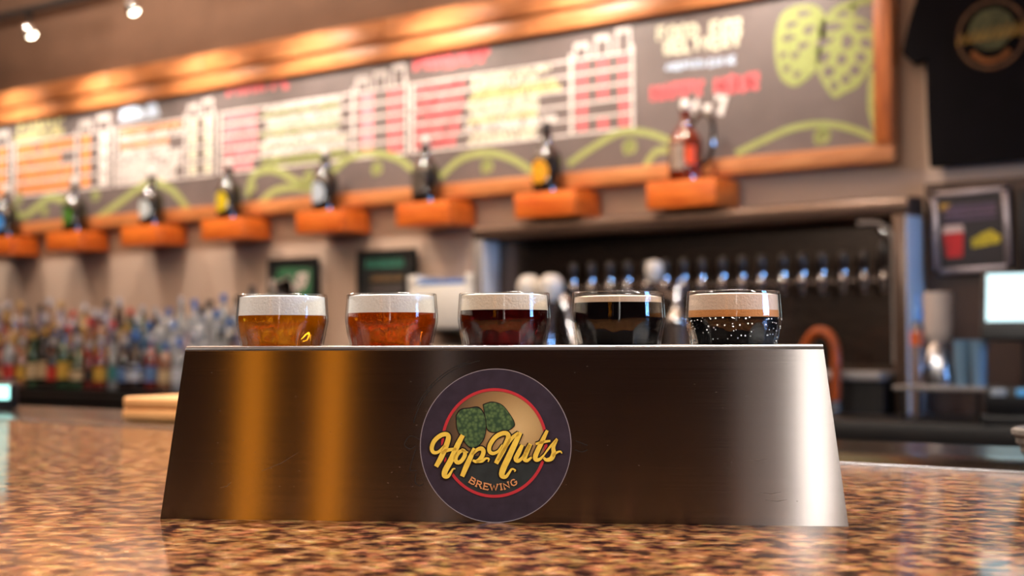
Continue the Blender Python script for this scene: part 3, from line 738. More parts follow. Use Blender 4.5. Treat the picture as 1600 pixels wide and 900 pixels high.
# unseen linear pendants over the bar, plus aisle ones added as fill
m_diff = pmat('pendant_diffuser', (1, .95, .85, 1), .4, emit=(1, .84, .66, 1), es=6, var=.02)
for i, (lx, ly) in enumerate([(-2.9, 1.5), (-1.75, -.4), (-.75, 1.2), (1.0, .9), (-6.2, 3.2), (-3.4, 3.2)]):
    t = thing('unseen_pendant', 'unseen linear pendant lamp, number %s of the row' % ORD[i], 'pendant lamp', (lx, ly, 2.5), 0, 'linear pendants above the bar')
    MB().box((-.55, -.06, 0), (.55, .06, .07), .01).build('housing', m_blackp, t)
    MB().box((-.53, -.05, -.012), (.53, .05, -.001), .003).build('diffuser', m_diff, t)
    for s_ in (-.4, .4): MB().tube([(s_, 0, .07), (s_, 0, .9)], .003).build('cable', m_blackp, t)
    ad_ = bpy.data.lights.new('pendant_light', 'AREA'); ad_.shape = 'RECTANGLE'; ad_.size, ad_.size_y = 1.0, .1; ad_.energy = BAR_W if ly < 3 else AISLE_W; ad_.color = (1, .92, .82)
    ao = bpy.data.objects.new('pendant_light', ad_); C.objects.link(ao); ao.parent = t; ao.location = (0, 0, -.016)
    if ly < 3: continue
    ud = bpy.data.lights.new('fill_uplight', 'AREA'); ud.shape = 'RECTANGLE'; ud.size, ud.size_y = 1.0, .08; ud.energy = UP_W; ud.color = (1, .84, .68)  # uplight added as fill, bounced off the ceiling onto the upper wall
    uo = bpy.data.objects.new('fill_uplight', ud); C.objects.link(uo); uo.parent = t; uo.location = (0, 0, .075); uo.rotation_euler = (math.pi, 0, 0)

# amber tube pendants on the guests' side (their glow stands in the steel front)
m_amb = pmat('amber_glass_glow', (1, .4, .05, 1), .3, emit=(1, .33, .012, 1), es=AMBER, var=.05)
for i, lx in enumerate((.53, .90)):
    t = thing('amber_pendant', 'amber glass tube pendant behind the guests, %s of two' % ('left', 'right')[i], 'pendant lamp', (lx, -4.6, 1.1), 0, 'amber tube pendants')
    MB().lathe([(0, 0), (.044, .01), (.048, .1), (.048, 1.6), (.042, 1.68), (0, 1.7)], 24).build('tube', m_amb, t)
    MB().lathe([(0, 1.7), (.04, 1.7), (.03, 1.76), (.006, 1.78), (.006, 2.3)], 16).build('cap', m_blackp, t)

t = thing('added_tube', 'added dim tube for a pale band reflected in the tray front', 'pendant lamp', (1.46, -4.6, 1.1))  # unseen glowing tube added for a pale band in the steel front
MB().lathe([(0, 0), (.044, .01), (.048, .1), (.048, 1.6), (.042, 1.68), (0, 1.7)], 24).build('tube', pmat('added_tube_glow', (.6, .56, .5, 1), .4, emit=(1, .9, .78, 1), es=.14, var=.02), t)
MB().lathe([(0, 1.7), (.04, 1.7), (.03, 1.76), (.006, 1.78), (.006, 2.3)], 16).build('cap', m_blackp, t)

# ------------------------------------------------------------------ block shelves with growlers
SHY = 4.875
SHX = [(at(a, 350, SHY).x + at(b_, 350, SHY).x) / 2 for a, b_ in ((-34, 20), (72, 125), (188, 247), (313, 379), (462, 534), (619, 700), (803, 898), (1013, 1115))]
GRX = [at(a, 330, 4.942).x for a in (10, 117, 237, 358, 508, 665, 855, 1072)]
SHZ = 1.834
m_brownglass = pmat('growler_dark_glass', rgb(20, 11, 8), .08, var=.2, coat=1)
m_amberglass = pmat('growler_amber_glass', rgb(96, 30, 10), .08, var=.25, coat=1)
specs = [('blue', rgb(60, 140, 220)), ('green', rgb(60, 110, 30)), ('pale grey', rgb(206, 216, 220)), ('yellow', rgb(216, 190, 20)),
         ('silver white', rgb(190, 204, 218)), ('dim grey', rgb(70, 62, 56)), ('orange and yellow', rgb(240, 160, 24)), ('grey', rgb(150, 132, 120))]
GP = [(0, 0), (.054, 0), (.060, .006), (.061, .02), (.061, .13), (.058, .15), (.046, .172), (.030, .190), (.021, .205), (.0185, .225), (.0185, .240), (.021, .242), (.021, .252), (.0165, .254), (0, .254)]
shade = []
for i in range(8):
    kind = i == 7
    sp = specs[i][0]
    sh = thing('block_shelf', 'thick orange-brown wooden block shelf under the %s growler' % (sp + '-label' if not kind else 'amber glass'), 'shelf', (SHX[i], 0, SHZ - .108), 0, 'wooden block shelves below the chalkboard')
    MB().box((-.159, SHY, 0), (.159, 5.075, .108), .005).build('block', m_shelf, sh)
    MB().box((-.12, 5.075, .02), (.12, WALL_Y, .09), .002).build('mounting_plate', m_blackp, sh)
    g = thing('growler', ('dark glass growler with %s round label and swing-top stopper on block shelf' % sp) if not kind else 'amber glass growler with handle and swing-top stopper on rightmost block shelf', 'growler', (GRX[i], 4.942, SHZ), 0, 'growlers on the block shelves')
    k = 1.07 if not kind else 1.14
    MB().lathe([(r * k, z * k) for r, z in GP], 32).build('bottle', m_amberglass if kind else m_brownglass, g)
    stp = MB().lathe([(0, .252), (.013, .253), (.0185, .262), (.0185, .275), (.013, .288), (.006, .292), (0, .292)], 16)
    stp.v = [(x * k, y * k, z * k) for x, y, z in stp.v]
    stp.build('stopper', m_porc if i not in (6,) else m_blackp, g)
    wr2 = MB()
    for s_ in (-1, 1): wr2.tube([(s_ * .0215 * k, 0, .205 * k), (s_ * .026 * k, -.004, .235 * k), (s_ * .024 * k, 0, .262 * k), (s_ * .019 * k, 0, .27 * k)], .0018, 6)
    wr2.lathe([(.0205 * k, .198 * k), (.023 * k, .2 * k), (.0235 * k, .206 * k), (.0205 * k, .208 * k)], 16)
    wr2.build('wire_bail', m_wire, g)
    lb = MB(); Rr = .0615 * k
    # curved label facing the bar
    rows_ = 12
    v = []; f = []
    for a_ in range(rows_ + 1):
        zz = -1 + 2 * a_ / rows_; half = math.sqrt(max(0, 1 - zz * zz)) * .048 if not kind else .030
        for b_ in range(9):
            th = -math.pi / 2 + (-1 + b_ / 4) * half / Rr
            v.append((Rr * math.cos(th), Rr * math.sin(th), (.082 + zz * (.050 if not kind else .045)) * k))
    for a_ in range(rows_):
        for b_ in range(8): f.append((a_ * 9 + b_, a_ * 9 + b_ + 1, a_ * 9 + b_ + 10, a_ * 9 + b_ + 9))
    lb.add(v, f).build('label', pmat('growler_label_%d' % i, specs[i][1], .5, var=.35, scale=45), g)
    if kind:
        pth = smooth_path([(.026, .0, .225), (.06, 0, .262), (.105, 0, .262), (.125, 0, .215), (.122, 0, .13), (.100, 0, .075), (.064, 0, .062)], 5)
        MB().tube(pth, .011, 10).build('handle', m_brownglass, g)
        ex = MB(); v = []; f = []
        for a_ in range(2):
            for b_ in range(7):
                th = R(-62 + b_ * 6); v.append((Rr * math.cos(th), Rr * math.sin(th), (.055 + a_ * .065) * k))
        for b_ in range(6): f.append((b_, b_ + 1, b_ + 8, b_ + 7))
        ex.add(v, f).build('side_label', pmat('growler_side_label', rgb(236, 84, 24), .4, var=.2), g)

# ------------------------------------------------------------------ back bar, liquor steps and bottles
BB = thing('back_bar', 'black back bar counter running along the back wall', 'counter')
MB().box((-12, 4.42, .86), (4.9, WALL_Y - .03, .93), .006).build('counter_top', m_black, BB)
for k in range(16):
    x = -12 + k * 1.05
    MB().box((x + .005, 4.48, .1), (x + 1.045, WALL_Y - .03, .858), .004).build('cabinet_door', m_black, BB)
MB().box((-12, 4.55, 0), (4.85, WALL_Y - .03, .1)).build('plinth', m_black, BB, smooth=False)
SX0, SX1 = -9.4, -5.05
stepn = ['lowest', 'middle', 'top']
rowsY = [4.56, 4.72, 4.88]; rowsZ = [.025, .115, .205]
for k in range(3):
    st_ = thing('liquor_step', 'long black %s step of the riser under the liquor bottles' % stepn[k], 'bottle riser', (0, 0, .931), 0, 'steps under the liquor bottles')
    MB().box((SX0, rowsY[k] - .075, 0), (SX1, rowsY[k] + .0745, rowsZ[k]), .003).build('step', m_black, st_)
    MB().box((SX0, rowsY[k] - .079, rowsZ[k] - .014), (SX1, rowsY[k] - .0755, rowsZ[k] - .002), .001).build('front_lip', m_blackp, st_)
PB = [  # profiles (r, z) normalised to height 1, radius in metres
    [(0, 0), (.036, 0), (.039, .02), (.039, .58), (.034, .68), (.017, .76), (.0135, .82), (.0135, .93), (0, .93)],
    [(0, 0), (.034, 0), (.036, .02), (.036, .62), (.03, .68), (.014, .72), (.013, .95), (0, .95)],
    [(0, 0), (.041, 0), (.044, .03), (.045, .4), (.038, .55), (.02, .68), (.014, .8), (.014, .93), (0, .93)],
    [(0, 0), (.030, 0), (.032, .02), (.032, .5), (.027, .62), (.015, .8), (.013, .95), (0, .95)],
]
glassC = {'amber': rgb(96, 61, 32), 'green': rgb(27, 55, 36), 'clear': rgb(138, 144, 152), 'dark brown': rgb(31, 19, 15), 'gold': rgb(125, 98, 49),
          'red': rgb(93, 26, 24), 'blue': rgb(54, 87, 124), 'pale violet': rgb(116, 110, 132), 'copper': rgb(112, 78, 62)}
capC = {'red': rgb(166, 34, 31), 'black': rgb(16, 16, 17), 'silver': rgb(161, 164, 173), 'blue': rgb(43, 93, 167), 'gold': rgb(168, 134, 68), 'white': rgb(190, 190, 195)}
labC = {'cream': rgb(180, 160, 128), 'white': rgb(174, 180, 190), 'red': rgb(158, 37, 31), 'yellow': rgb(173, 138, 52), 'black': rgb(25, 21, 25), 'teal': rgb(35, 101, 108), 'blue': rgb(77, 109, 160)}
rb = random.Random(21)
meshcache = {}
def bottle(x, y, z, h, prof, gc, cc_, lc, label):
    t = thing('liquor_bottle', label, 'bottle', (x, y, z), rb.uniform(-.3, .3), 'liquor bottles on the stepped riser')
    key = (prof, round(h, 2)); P = PB[prof]
    cl = gc in ('clear', 'blue', 'pale violet')
    gm = pmat('bottle_glass_' + gc.replace(' ', '_'), glassC[gc], .05, var=.2, scale=14, coat=1, trans=.15 if cl else 0)
    for part, mb, mt in (('glass', lambda: MB().lathe([(r, q * h) for r, q in P], 14), gm),
                         ('cap', lambda: MB().lathe([(0, P[-1][1] * h - .03), (.0165, P[-1][1] * h - .03), (.0165, P[-1][1] * h + .006), (.013, P[-1][1] * h + .01), (0, P[-1][1] * h + .01)], 12), pmat('bottle_cap_' + cc_, capC[cc_], .3, .0, var=.1)),
                         ('label', lambda: MB().lathe([(P[2][0] + .0008, h * .16), (P[2][0] + .0008, h * .42)] if True else [], 14), pmat('bottle_label_' + lc, labC[lc], .6, var=.35, scale=40))):
        kk = (part, key)
        if kk not in meshcache:
            o = mb().build(part, mt, t); meshcache[kk] = o.data
        else:
            o = bpy.data.objects.new(part, meshcache[kk]); C.objects.link(o); o.parent = t
        o.material_slots[0].link = 'OBJECT'; o.material_slots[0].material = mt
for r_ in range(3):
    xs = []; x = -7.72
    while x < -5.1: xs.append(x); x += rb.uniform(.094, .112)
    for k, x in enumerate(xs):
        f_ = (x + 7.72) / 2.6
        if f_ < .62: gc = rb.choice(['amber', 'green', 'dark brown', 'gold', 'red', 'copper', 'dark brown', 'pale violet', 'green'])
        else: gc = rb.choice(['clear', 'clear', 'clear', 'pale violet', 'copper', 'blue', 'clear'])
        if r_ == 0 and f_ < .75: gc = rb.choice(['dark brown', 'dark brown', 'clear', 'copper', 'red', 'green'])
        cp = rb.choice(['red', 'black', 'silver', 'silver', 'gold', 'white'] if f_ < .62 else ['blue', 'silver', 'white', 'blue', 'black'])
        lc = rb.choice(['cream', 'yellow', 'red', 'black', 'cream'] if f_ < .62 else ['white', 'blue', 'teal', 'white', 'cream'])
        h = rb.choice([.27, .29, .31, .33, .25]) + (.03 if f_ > .8 and r_ > 0 else 0)
        bottle(x, rowsY[r_] + rb.uniform(-.01, .01), .932 + rowsZ[r_], round(h, 2), rb.randrange(4), gc, cp, lc,
               '%s liquor bottle with %s cap, %s from the left on the %s step' % (gc, cp, ORD[k], stepn[r_]))

# ------------------------------------------------------------------ wall signs and dispenser in the middle
def framed(name, label, cat, x0, x1, z0, z1, y, fm, bm_, fw=.014, rz=0):
    t = thing(name, label, cat, ((x0 + x1) / 2, y, z0)); w2 = (x1 - x0) / 2; h = z1 - z0
    MB().box((-w2, -.006, 0), (w2, .012, h)).build('panel', bm_, t, smooth=False)
    fr = MB().box((-w2, -.016, 0), (-w2 + fw, .014, h), .002).box((w2 - fw, -.016, 0), (w2, .014, h), .002).box((-w2, -.016, 0), (w2, .014, fw), .002).box((-w2, -.016, h - fw), (w2, .014, h), .002)
    fr.build('frame', fm, t); t.rotation_euler = (0, rz, 0)
    return t, w2, h
m_slate = pmat('sign_slate_dark', rgb(22, 26, 28), .5, var=.25)
def lp(x, z, d): return (x, -.006 - d, z)
t, w2, h = framed('chalk_sign', 'small black framed sign with a white and green sketch on the back wall', 'sign', -5.46, -5.11, 1.24, 1.625, 5.06, m_blackp, m_slate)
gm_ = pmat('sign_green', rgb(40, 92, 62), .7, var=.3)
MB().prism([(-.15, .03), (.13, .03), (.14, .33), (-.1, .34), (-.15, .25)], lp, 0, .001).build('green_patch', gm_, t, smooth=False)
rs = random.Random(4)
for k in range(15):
    cx, cz = rs.uniform(-.12, .09), rs.uniform(.19, .31); pts = [(cx + rs.uniform(-.05, .05), cz + rs.uniform(-.04, .03)) for _ in range(4)]
    MB().ribbon(smooth_path(pts, 4), .026, lp, .001, .002).build('chalk_stroke', pmat('sign_white', rgb(214, 196, 190), .8, var=.1), t, smooth=False)
t, w2, h = framed('chalk_sign', 'small black framed sign with teal heading and dim writing beside white dispenser', 'sign', -4.83, -4.455, 1.24, 1.64, 5.06, m_blackp, m_slate)
def sgn_scrib(t, x0, x1, z, h, ws, mat):
    m = MB(); x = x0
    while x < x1:
        m.ribbon([(x, z), (x + h * .25, z + h), (x + h * .5, z)], ws, lp, .0005, .0015); x += h * .7
    m.build('writing', mat, t, smooth=False)
sgn_scrib(t, -.13, .12, .315, .045, .008, pmat('sign_teal', rgb(60, 140, 120), .7))
for k, (z, c) in enumerate(((.25, rgb(150, 120, 80)), (.2, rgb(120, 110, 110)), (.15, rgb(70, 120, 100)), (.1, rgb(110, 110, 110)))):
    sgn_scrib(t, -.1, .1, z, .028, .005, pmat('sign_dim_%d' % k, c, .8))
t = thing('paper_dispenser', 'white wall-mounted dispenser with blue strip on top left of the taps', 'dispenser', (-4.178, 4.95, 1.255))
bd = MB().box((-.19, -.05, 0), (.19, .135, .20), .012).box((-.19, -.05, .19), (-.13, .135, .245), .008).box((.15, -.05, .19), (.19, .135, .245), .008).build('body', m_white, t)
MB().box((-.128, -.045, .2), (.148, .13, .222), .004).build('blue_strip', pmat('dispenser_blue', rgb(80, 130, 205), .4), t)
MB().box((-.16, -.04, -.02), (.16, .12, 0), .004).build('slot', m_blackp, t)

# ------------------------------------------------------------------ tap wall
TW = thing('tap_station', 'stainless steel tap station with rounded frame below the chalkboard', 'tap station', (0, 0, .931))
m_splash = brushed('splash_steel', rgb(120, 104, 94), None, .26, .3, (2, 60, 300))
m_frs = pmat('frame_satin_alloy', rgb(136, 132, 132), .4, .3, var=.06, scale=10)
m_railb = pmat('rail_bronze', rgb(96, 78, 68), .3, .6, var=.1)
x0, x1, zt_, zb_ = -3.93, -2.03, .715, .16
MB().box((x0, 5.03, 0), (x1, 5.06, zt_)).build('backsplash', m_splash, TW, smooth=False)
m_lit_side = pmat('lit_post_pale', rgb(214, 214, 216), .5, .0, var=.04, scale=10)  # paler colour puts the daylight onto the right faces of the posts
MB().box((x0 - .05, 4.905, 0), (x0 - .003, 5.06, zt_ + .0), .004).build('side_post', m_frs, TW)
MB().box((x1, 4.905, 0), (x1 + .050, 5.06, zt_ + .0), .004).build('side_post', m_railb, TW)  # front coloured darker than its lit side face
MB().box((x0 - .003, 4.91, 0), (x0, 5.03, zt_ - .002), .001).build('lit_post_side', m_lit_side, TW)
MB().box((x1 + .050, 4.90, 0), (x1 + .055, 5.06, zt_ + .0), .001).build('lit_post_side', m_lit_side, TW)
# top rail with rounded nose
tr = MB(); nose = [(5.06, 0), (4.91, 0), (4.905, .01), (4.905, .04)] + [(4.935 - .03 * math.cos(a), .04 + .03 * math.sin(a)) for a in [R(q) for q in (15, 30, 45, 60, 75, 90)]] + [(5.06, .075)]
tr.prism(nose, lambda y, z, d: (d, y, zt_ + z), x0 - .05, x1 + .055); tr.build('top_rail', m_railb, TW)
# rounded corner trim
ctp = [(x1 - .005, 4.925, zb_ + .02), (x1 - .005, 4.925, zt_ - .12)] + [(x1 - .085 + .08 * math.cos(R(a)), 4.925, zt_ - .10 + .08 * math.sin(R(a))) for a in (0, 22, 45, 67, 90)] + [(x1 - .14, 4.925, zt_ - .02)]
MB().tube(ctp, .009, 10).build('corner_trim', m_frs, TW)
MB().box((x0 + .01, 4.8, .12), (x1 - .01, 5.03, .15), .004).build('drip_ledge', m_frs, TW)
MB().box((x0 + .01, 4.82, 0), (x1 - .01, 5.03, .12)).build('drip_box', m_black, TW, smooth=False)
m_handle = pmat('tap_handle_black', rgb(26, 20, 20), .3, coat=.5, var=.2)
m_handleb = pmat('tap_handle_steel_blue', rgb(90, 120, 180), .25, .6, var=.15)
TX = [-3.469, -3.377, -3.283, -3.195, -3.102, -3.013, -2.929, -2.844, -2.752, -2.664, -2.581, -2.488, -2.408, -2.327, -2.242, -2.159, -2.082]
TX = [x for x in TX]
for i, x in enumerate(TX):
    last = i == len(TX) - 1
    t = thing('beer_tap', ('chrome beer tap with black handle, %s from the left in the tap row' % ORD[i]) if not last else 'taller chrome beer tap with black handle, rightmost in the tap row', 'beer tap', (x, 4.95, 1.38), 0, 'beer taps on the tap wall')
    MB().tube([(0, .08, .035), (0, .01, .035)], .013, 12).build('shank', m_chrome, t)
    MB().lathe([(0, -.012), (.009, -.012), (.010, .01), (.017, .022), (.018, .045), (.013, .052), (.012, .062), (.016, .066), (.016, .074), (0, .076)], 16).build('faucet', m_chrome, t)
    hz = .076; k = 1.0 if not last else 1.45
    MB().lathe([(0, hz), (.010, hz), (.013, hz + .012), (.015, hz + .035 * k), (.0165, hz + .055 * k), (.012, hz + .068 * k), (0, hz + .072 * k)], 14).build('handle', m_handle, t)
    if last: MB().lathe([(0, hz + .072 * k), (.012, hz + .075 * k), (.017, hz + .09 * k), (.012, hz + .104 * k), (0, hz + .108 * k)], 14).build('finial', m_chrome, t)

# gooseneck chrome fitting in front of the tap wall
t = thing('chrome_tower', 'bright chrome gooseneck tower with white caps in place of highlights behind the dark ale', 'tower', (-3.36, 4.62, .93))
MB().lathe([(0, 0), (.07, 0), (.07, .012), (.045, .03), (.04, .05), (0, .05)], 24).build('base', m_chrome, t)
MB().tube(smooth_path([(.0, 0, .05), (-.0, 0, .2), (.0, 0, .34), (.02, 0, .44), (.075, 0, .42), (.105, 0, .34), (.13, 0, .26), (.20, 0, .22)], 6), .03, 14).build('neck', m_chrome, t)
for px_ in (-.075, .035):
    MB().lathe([(0, .425), (.03, .427), (.045, .45), (.052, .48), (.046, .51), (.028, .53), (0, .536)], 20, (px_, -.03, 0)).build('cap', m_porc, t)  # white domes stand for the window highlights on chrome
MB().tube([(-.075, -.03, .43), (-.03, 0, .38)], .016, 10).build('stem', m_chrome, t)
t = thing('chrome_column', 'plain chrome tap column between the two black stouts', 'tower', (-2.76, 4.62, .93))
MB().lathe([(0, 0), (.07, 0), (.07, .012), (.042, .03), (.04, .32), (.046, .33), (.046, .345), (.03, .37), (.016, .40), (.014, .49), (0, .495)], 24).build('column', m_chrome, t)
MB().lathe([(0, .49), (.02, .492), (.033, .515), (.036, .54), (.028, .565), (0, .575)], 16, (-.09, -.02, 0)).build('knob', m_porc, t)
MB().tube([(-.09, -.02, .5), (-.05, -.01, .44), (0, 0, .42)], .012, 10).build('arm', m_chrome, t)
# orange loop shaped after a reflection at the right end of the tap wall
t = thing('reflection_loop', 'orange loop standing in for a reflection at the right end of the tap wall', 'reflection', (-2.235, 4.75, .931))  # solid loop added in place of an orange reflection in the backsplash
MB().tube(smooth_path([(-.10, .0, .02), (-.095, 0, .14), (-.075, 0, .23), (-.03, 0, .292), (.02, 0, .288), (.05, 0, .23), (.05, 0, .1), (.045, 0, .02)], 6), .018, 10).build('reflection', pmat('reflection_orange', rgb(150, 66, 8), .4, var=.15), t)
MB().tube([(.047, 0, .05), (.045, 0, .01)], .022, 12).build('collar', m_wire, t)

# ------------------------------------------------------------------ right: blender, tumblers, bottle, tray
t = thing('bar_mat_tray', 'grey metal tray holding the blender and tumblers on the back bar', 'tray', (-1.72, 4.6, .93))
MB().box((-.16, -.08, .10), (.15, .1, .115), .004).build('tray_plate', m_frs, t)
for sx in (-.13, .12):
    for sy in (-.06, .08): MB().tube([(sx, sy, 0), (sx, sy, .1)], .008, 8).build('leg', m_blackp, t)
t = thing('blender', 'small blender with frosted white jar right of the tap wall', 'blender', (-1.75, 4.6, 1.045))
MB().lathe([(0, 0), (.055, 0), (.058, .02), (.05, .09), (.038, .125), (.03, .14), (0, .14)], 24).build('base', m_wire, t)
MB().lathe([(0, .14), (.03, .142), (.042, .16), (.046, .19), (.048, .30), (.046, .308), (0, .31)], 24).build('jar', pmat('frosted_jar', rgb(200, 186, 182), .45, var=.06), t)
MB().lathe([(0, 0), (.012, 0), (.012, .012), (0, .014)], 12, (-.02, -.058, .06)).build('dial', m_chrome, t)
for i, (x, y, nm) in enumerate(((-1.665, 4.58, 'left'), (-1.605, 4.57, 'right'))):
    t = thing('tumbler', 'blue-lit glass tumbler on grey tray, %s one of the pair' % nm, 'tumbler', (x, y, 1.045), 0, 'tumblers on the grey tray')
    MB().lathe([(0, 0), (.022, 0), (.024, .01), (.028, .15), (.0255, .15), (.022, .014), (0, .012)], 18).build('glass', pmat('tumbler_glass_lit_blue', rgb(150, 190, 225), .06, var=.05, trans=.5, coat=.5), t)  # clear glass tinted blue to carry the daylight
    MB().lathe([(0, .013), (.0215, .014), (.0235, .09), (0, .09)], 16).build('blue_light', pmat('tumbler_blue_light', rgb(96, 150, 190), .2, var=.1, trans=.3), t)  # blue filling paints the light inside the clear glass
t = thing('squeeze_bottle', 'slim grey bottle with orange label and blue cap beside the blender jar', 'bottle', (at(1433, 480, 4.86).x, 4.86, .931))
MB().lathe([(0, 0), (.022, 0), (.024, .02), (.024, .30), (.014, .33), (0, .33)], 16).build('body', pmat('syrup_bottle', rgb(120, 104, 98), .2, var=.15, coat=.4), t)
MB().lathe([(.0246, .245), (.0246, .295)], 16).build('label', pmat('syrup_label_orange', rgb(214, 100, 40), .4, var=.15), t)
MB().lathe([(0, .33), (.017, .33), (.018, .37), (.009, .39), (.006, .43), (0, .43)], 16).build('cap', pmat('syrup_cap_blue', rgb(110, 160, 225), .3, var=.05), t)

# pos terminal
t = thing('pos_terminal', 'black touchscreen till with glowing white-cyan screen at the right edge', 'till', (-1.39, 4.5, .93), R(12))
m_scrn = pmat('screen_glow', (.6, .95, 1, 1), .3, emit=(.70, .95, 1, 1), es=1.25, var=.03, scale=6)
tilt = Matrix.Translation((0, 0, .265)) @ Matrix.Rotation(R(-14), 4, 'X')
def xt_(mb): mb.v = [tuple(tilt @ Vector(p)) for p in mb.v]; return mb
xt_(MB().box((-.175, 0, 0), (.175, .03, .235), .008)).build('bezel', m_blackp, t)
xt_(MB().box((-.160, -.003, .06), (.160, .001, .215))).build('screen', m_scrn, t, smooth=False)
MB().box((-.16, .02, 0), (.16, .24, .06), .01).box((-.06, .06, .06), (.06, .12, .36), .01).build('stand', m_blackp, t)
MB().box((-.17, -.06, .0), (.17, .02, .03), .006).build('keyboard', m_blackp, t)
for k in range(4):
    MB().box((-.14 + k * .075, -.064, .09), (-.095 + k * .075, .02, .115), .004).build('button', pmat('till_button_%d' % k, [rgb(150, 160, 170), rgb(90, 170, 230), rgb(120, 90, 110), rgb(80, 220, 180)][k], .3), t)
MB().box((-.16, -.06, .03), (.16, .03, .12), .008).build('cash_drawer', m_blackp, t)

# framed poster and a cut-off second one
m_sil = pmat('poster_frame_silver', rgb(150, 140, 146), .3, .7, var=.1)
m_pbg = pmat('poster_dark', rgb(30, 24, 32), .4, var=.2)
t, w2, h = framed('framed_poster', 'silver framed beer poster with red beer glass on the dark panelling', 'poster', -1.925, -1.645, 1.435, 1.735, 5.045, m_sil, m_pbg, .022, R(-2))
for k, (z, c) in enumerate(((.232, rgb(110, 90, 120)), (.212, rgb(120, 100, 128)), (.19, rgb(96, 78, 108)))):
    sgn_scrib(t, -.095, .085, z, .016, .005, pmat('poster_violet_%d' % k, c, .6))
MB().prism([(-.095, .06), (-.035, .06), (-.028, .15), (-.102, .15)], lp, .0005, .0015).build('red_glass', pmat('poster_red', rgb(190, 30, 36), .5, var=.2), t, smooth=False)
MB().prism([(-.104, .148), (-.026, .148), (-.03, .176), (-.1, .176)], lp, .0005, .0015).build('foam_cap', pmat('poster_foam', rgb(214, 186, 180), .5), t, smooth=False)
MB().prism([(.0, .09), (.1, .1), (.105, .125), (.07, .15), (.04, .14), (.0, .12)], lp, .0005, .0015).build('yellow_patch', pmat('poster_yellow', rgb(196, 178, 40), .5, var=.35, scale=70), t, smooth=False)
MB().prism([(-.11, .26), (-.07, .255), (-.085, .235), (-.11, .235)], lp, .0005, .0015).build('gold_patch', pmat('poster_gold', rgb(180, 140, 60), .5, var=.2), t, smooth=False)
t, w2, h = framed('framed_poster', 'dark poster with pale yellow mark cut off by the right edge', 'poster', -1.615, -1.36, 1.42, 1.72, 5.045, m_blackp, m_pbg, .012)
MB().prism([(-.1, .2), (.08, .2), (.08, .235), (-.1, .235)], lp, .0005, .0015).build('yellow_mark', pmat('poster_lime', rgb(150, 150, 60), .6, var=.3), t, smooth=False)
MB().prism([(-.1, .03), (.08, .03), (.08, .1), (-.1, .1)], lp, .0005, .0015).build('grey_mark', pmat('poster_grey', rgb(150, 146, 170), .6, var=.1), t, smooth=False)

# black T-shirt hung on the wall
t = thing('t_shirt', 'black T-shirt with round brewery print hung on the wall right of the chalkboard', 'T-shirt', (-1.70, 0, 1.825))
m_shirt = pmat('black_cotton', rgb(8, 6, 10), .95, var=.25, scale=14, spec=.2)
out = [(-.235, 0), (.235, .0), (.235, .42), (.31, .37), (.40, .47), (.27, .66), (.11, .715), (.0, .69), (-.11, .715), (-.27, .66), (-.335, .43), (-.29, .385), (-.245, .40)]
bm = bmesh.new(); fr_ = []
P2 = []
for i_ in range(len(out)):
    a, b_ = Vector(out[i_]), Vector(out[(i_ + 1) % len(out)])
    for k in range(4): P2.append(a.lerp(b_, k / 4))
sh = MB().prism([(p.x, p.y) for p in P2], lambda x, z, d: (x, 5.04 + d + .006 * math.sin(x * 40 + z * 9), z), -.014, .028)
sh.build('shirt', m_shirt, t, ang=50)
def shp(x, z, d): return (x, 5.04 - .0215 - d, z)
MB().ribbon([(.12 * math.cos(R(a)), .455 + .12 * math.sin(R(a))) for a in range(0, 361, 8)], .012, shp, 0, .001).build('print_ring', pmat('shirt_print_brown', rgb(92, 64, 44), .8, var=.3), t, smooth=False)
MB().prism([(.09 * math.cos(R(a)) * .9, .475 + .075 * math.sin(R(a))) for a in range(0, 360, 12)], shp, 0, .0008).build('print_hop', pmat('shirt_print_green', rgb(70, 74, 48), .8, var=.5, scale=40), t, smooth=False)
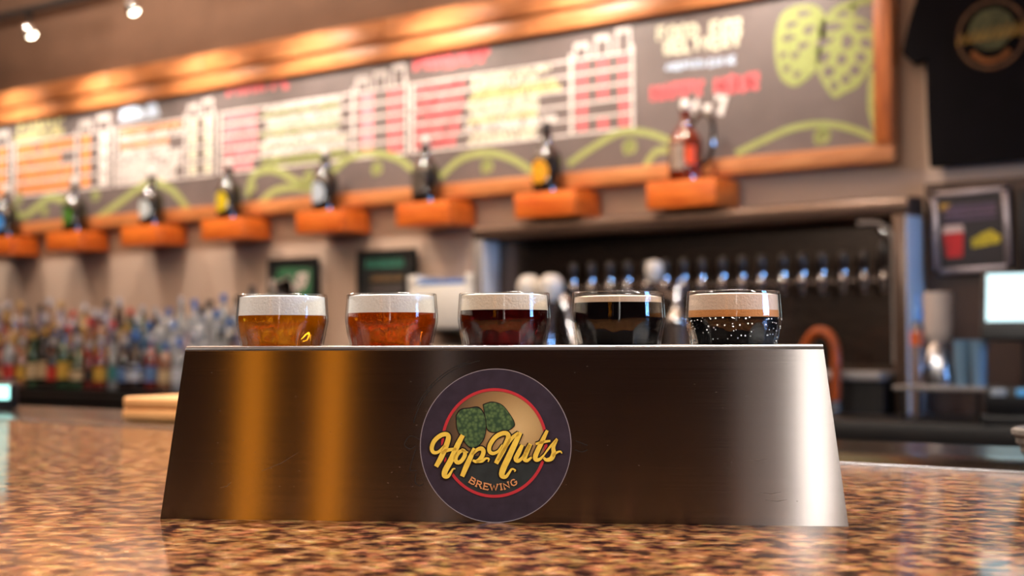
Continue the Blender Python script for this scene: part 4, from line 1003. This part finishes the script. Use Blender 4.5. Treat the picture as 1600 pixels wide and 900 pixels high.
for k in range(9):
    x = -.12 + k * .028; MB().ribbon([(x, .43 + .002 * k), (x + .012, .47 + .003 * k), (x + .022, .435)], .010, shp, .001, .002).build('print_letter', pmat('shirt_print_gold', rgb(140, 112, 50), .8, var=.3), t, smooth=False)
MB().ribbon([(.085 * math.cos(R(a)), .455 + .095 * math.sin(R(a))) for a in range(215, 326, 8)], .018, shp, .001, .002).build('print_arc', pmat('shirt_print_orange', rgb(130, 78, 34), .8, var=.3), t, smooth=False)
MB().tube([(0, 5.062, .69), (0, 5.085, .72)], .004).build('hook', m_wire, t)

# ------------------------------------------------------------------ small things on the bar
t = thing('wood_board_stack', 'two stacked pale wooden serving boards on the rail left of the tray', 'boards', (-1.72, 1.53, CT), R(6))
m_pale = wood('pale_beech', rgb(206, 140, 84), rgb(232, 172, 112), 8, .5, (1, 8, 8))
MB().box((-.20, -.06, 0), (.2, .1, .0185), .005).build('board', m_pale, t)
MB().box((-.20, -.058, .0195), (.2, .102, .038), .005).build('board', m_pale, t)
t = thing('card_reader', 'small device with glowing cyan display at the left edge of the bar', 'card reader', tuple(on(-4, 640, CT)), R(37))
MB().box((-.035, -.02, 0), (.035, .02, .05), .006).build('case', m_blackp, t)
MB().box((-.03, -.0215, .02), (.03, -.0195, .046)).build('display', pmat('reader_glow', (.4, 1, .9, 1), .3, emit=(.45, 1, .92, 1), es=1.6, var=.02), t, smooth=False)
t = thing('ribbed_dish', 'grey ribbed stoneware dish cut off by the right edge of the bar', 'dish', (-.411, 1.42, CT))
pr = [(0, 0), (.036, 0)] + [(.038 + .016 * q / 8 + (.002 if q % 2 else 0), .004 + .034 * q / 8) for q in range(9)] + [(.05, .04), (.034, .012), (0, .01)]
MB().lathe(pr, 40, wob=lambda a, z: 1 + .012 * math.sin(a * 30)).build('bowl', pmat('grey_stoneware', rgb(92, 84, 78), .75, var=.3, scale=90), t)
MB().lathe([(0, .0105), (.038, .022), (0, .024)], 20).build('filling', pmat('dish_salt', rgb(150, 140, 130), .9, var=.2, scale=200, bump=.3), t)
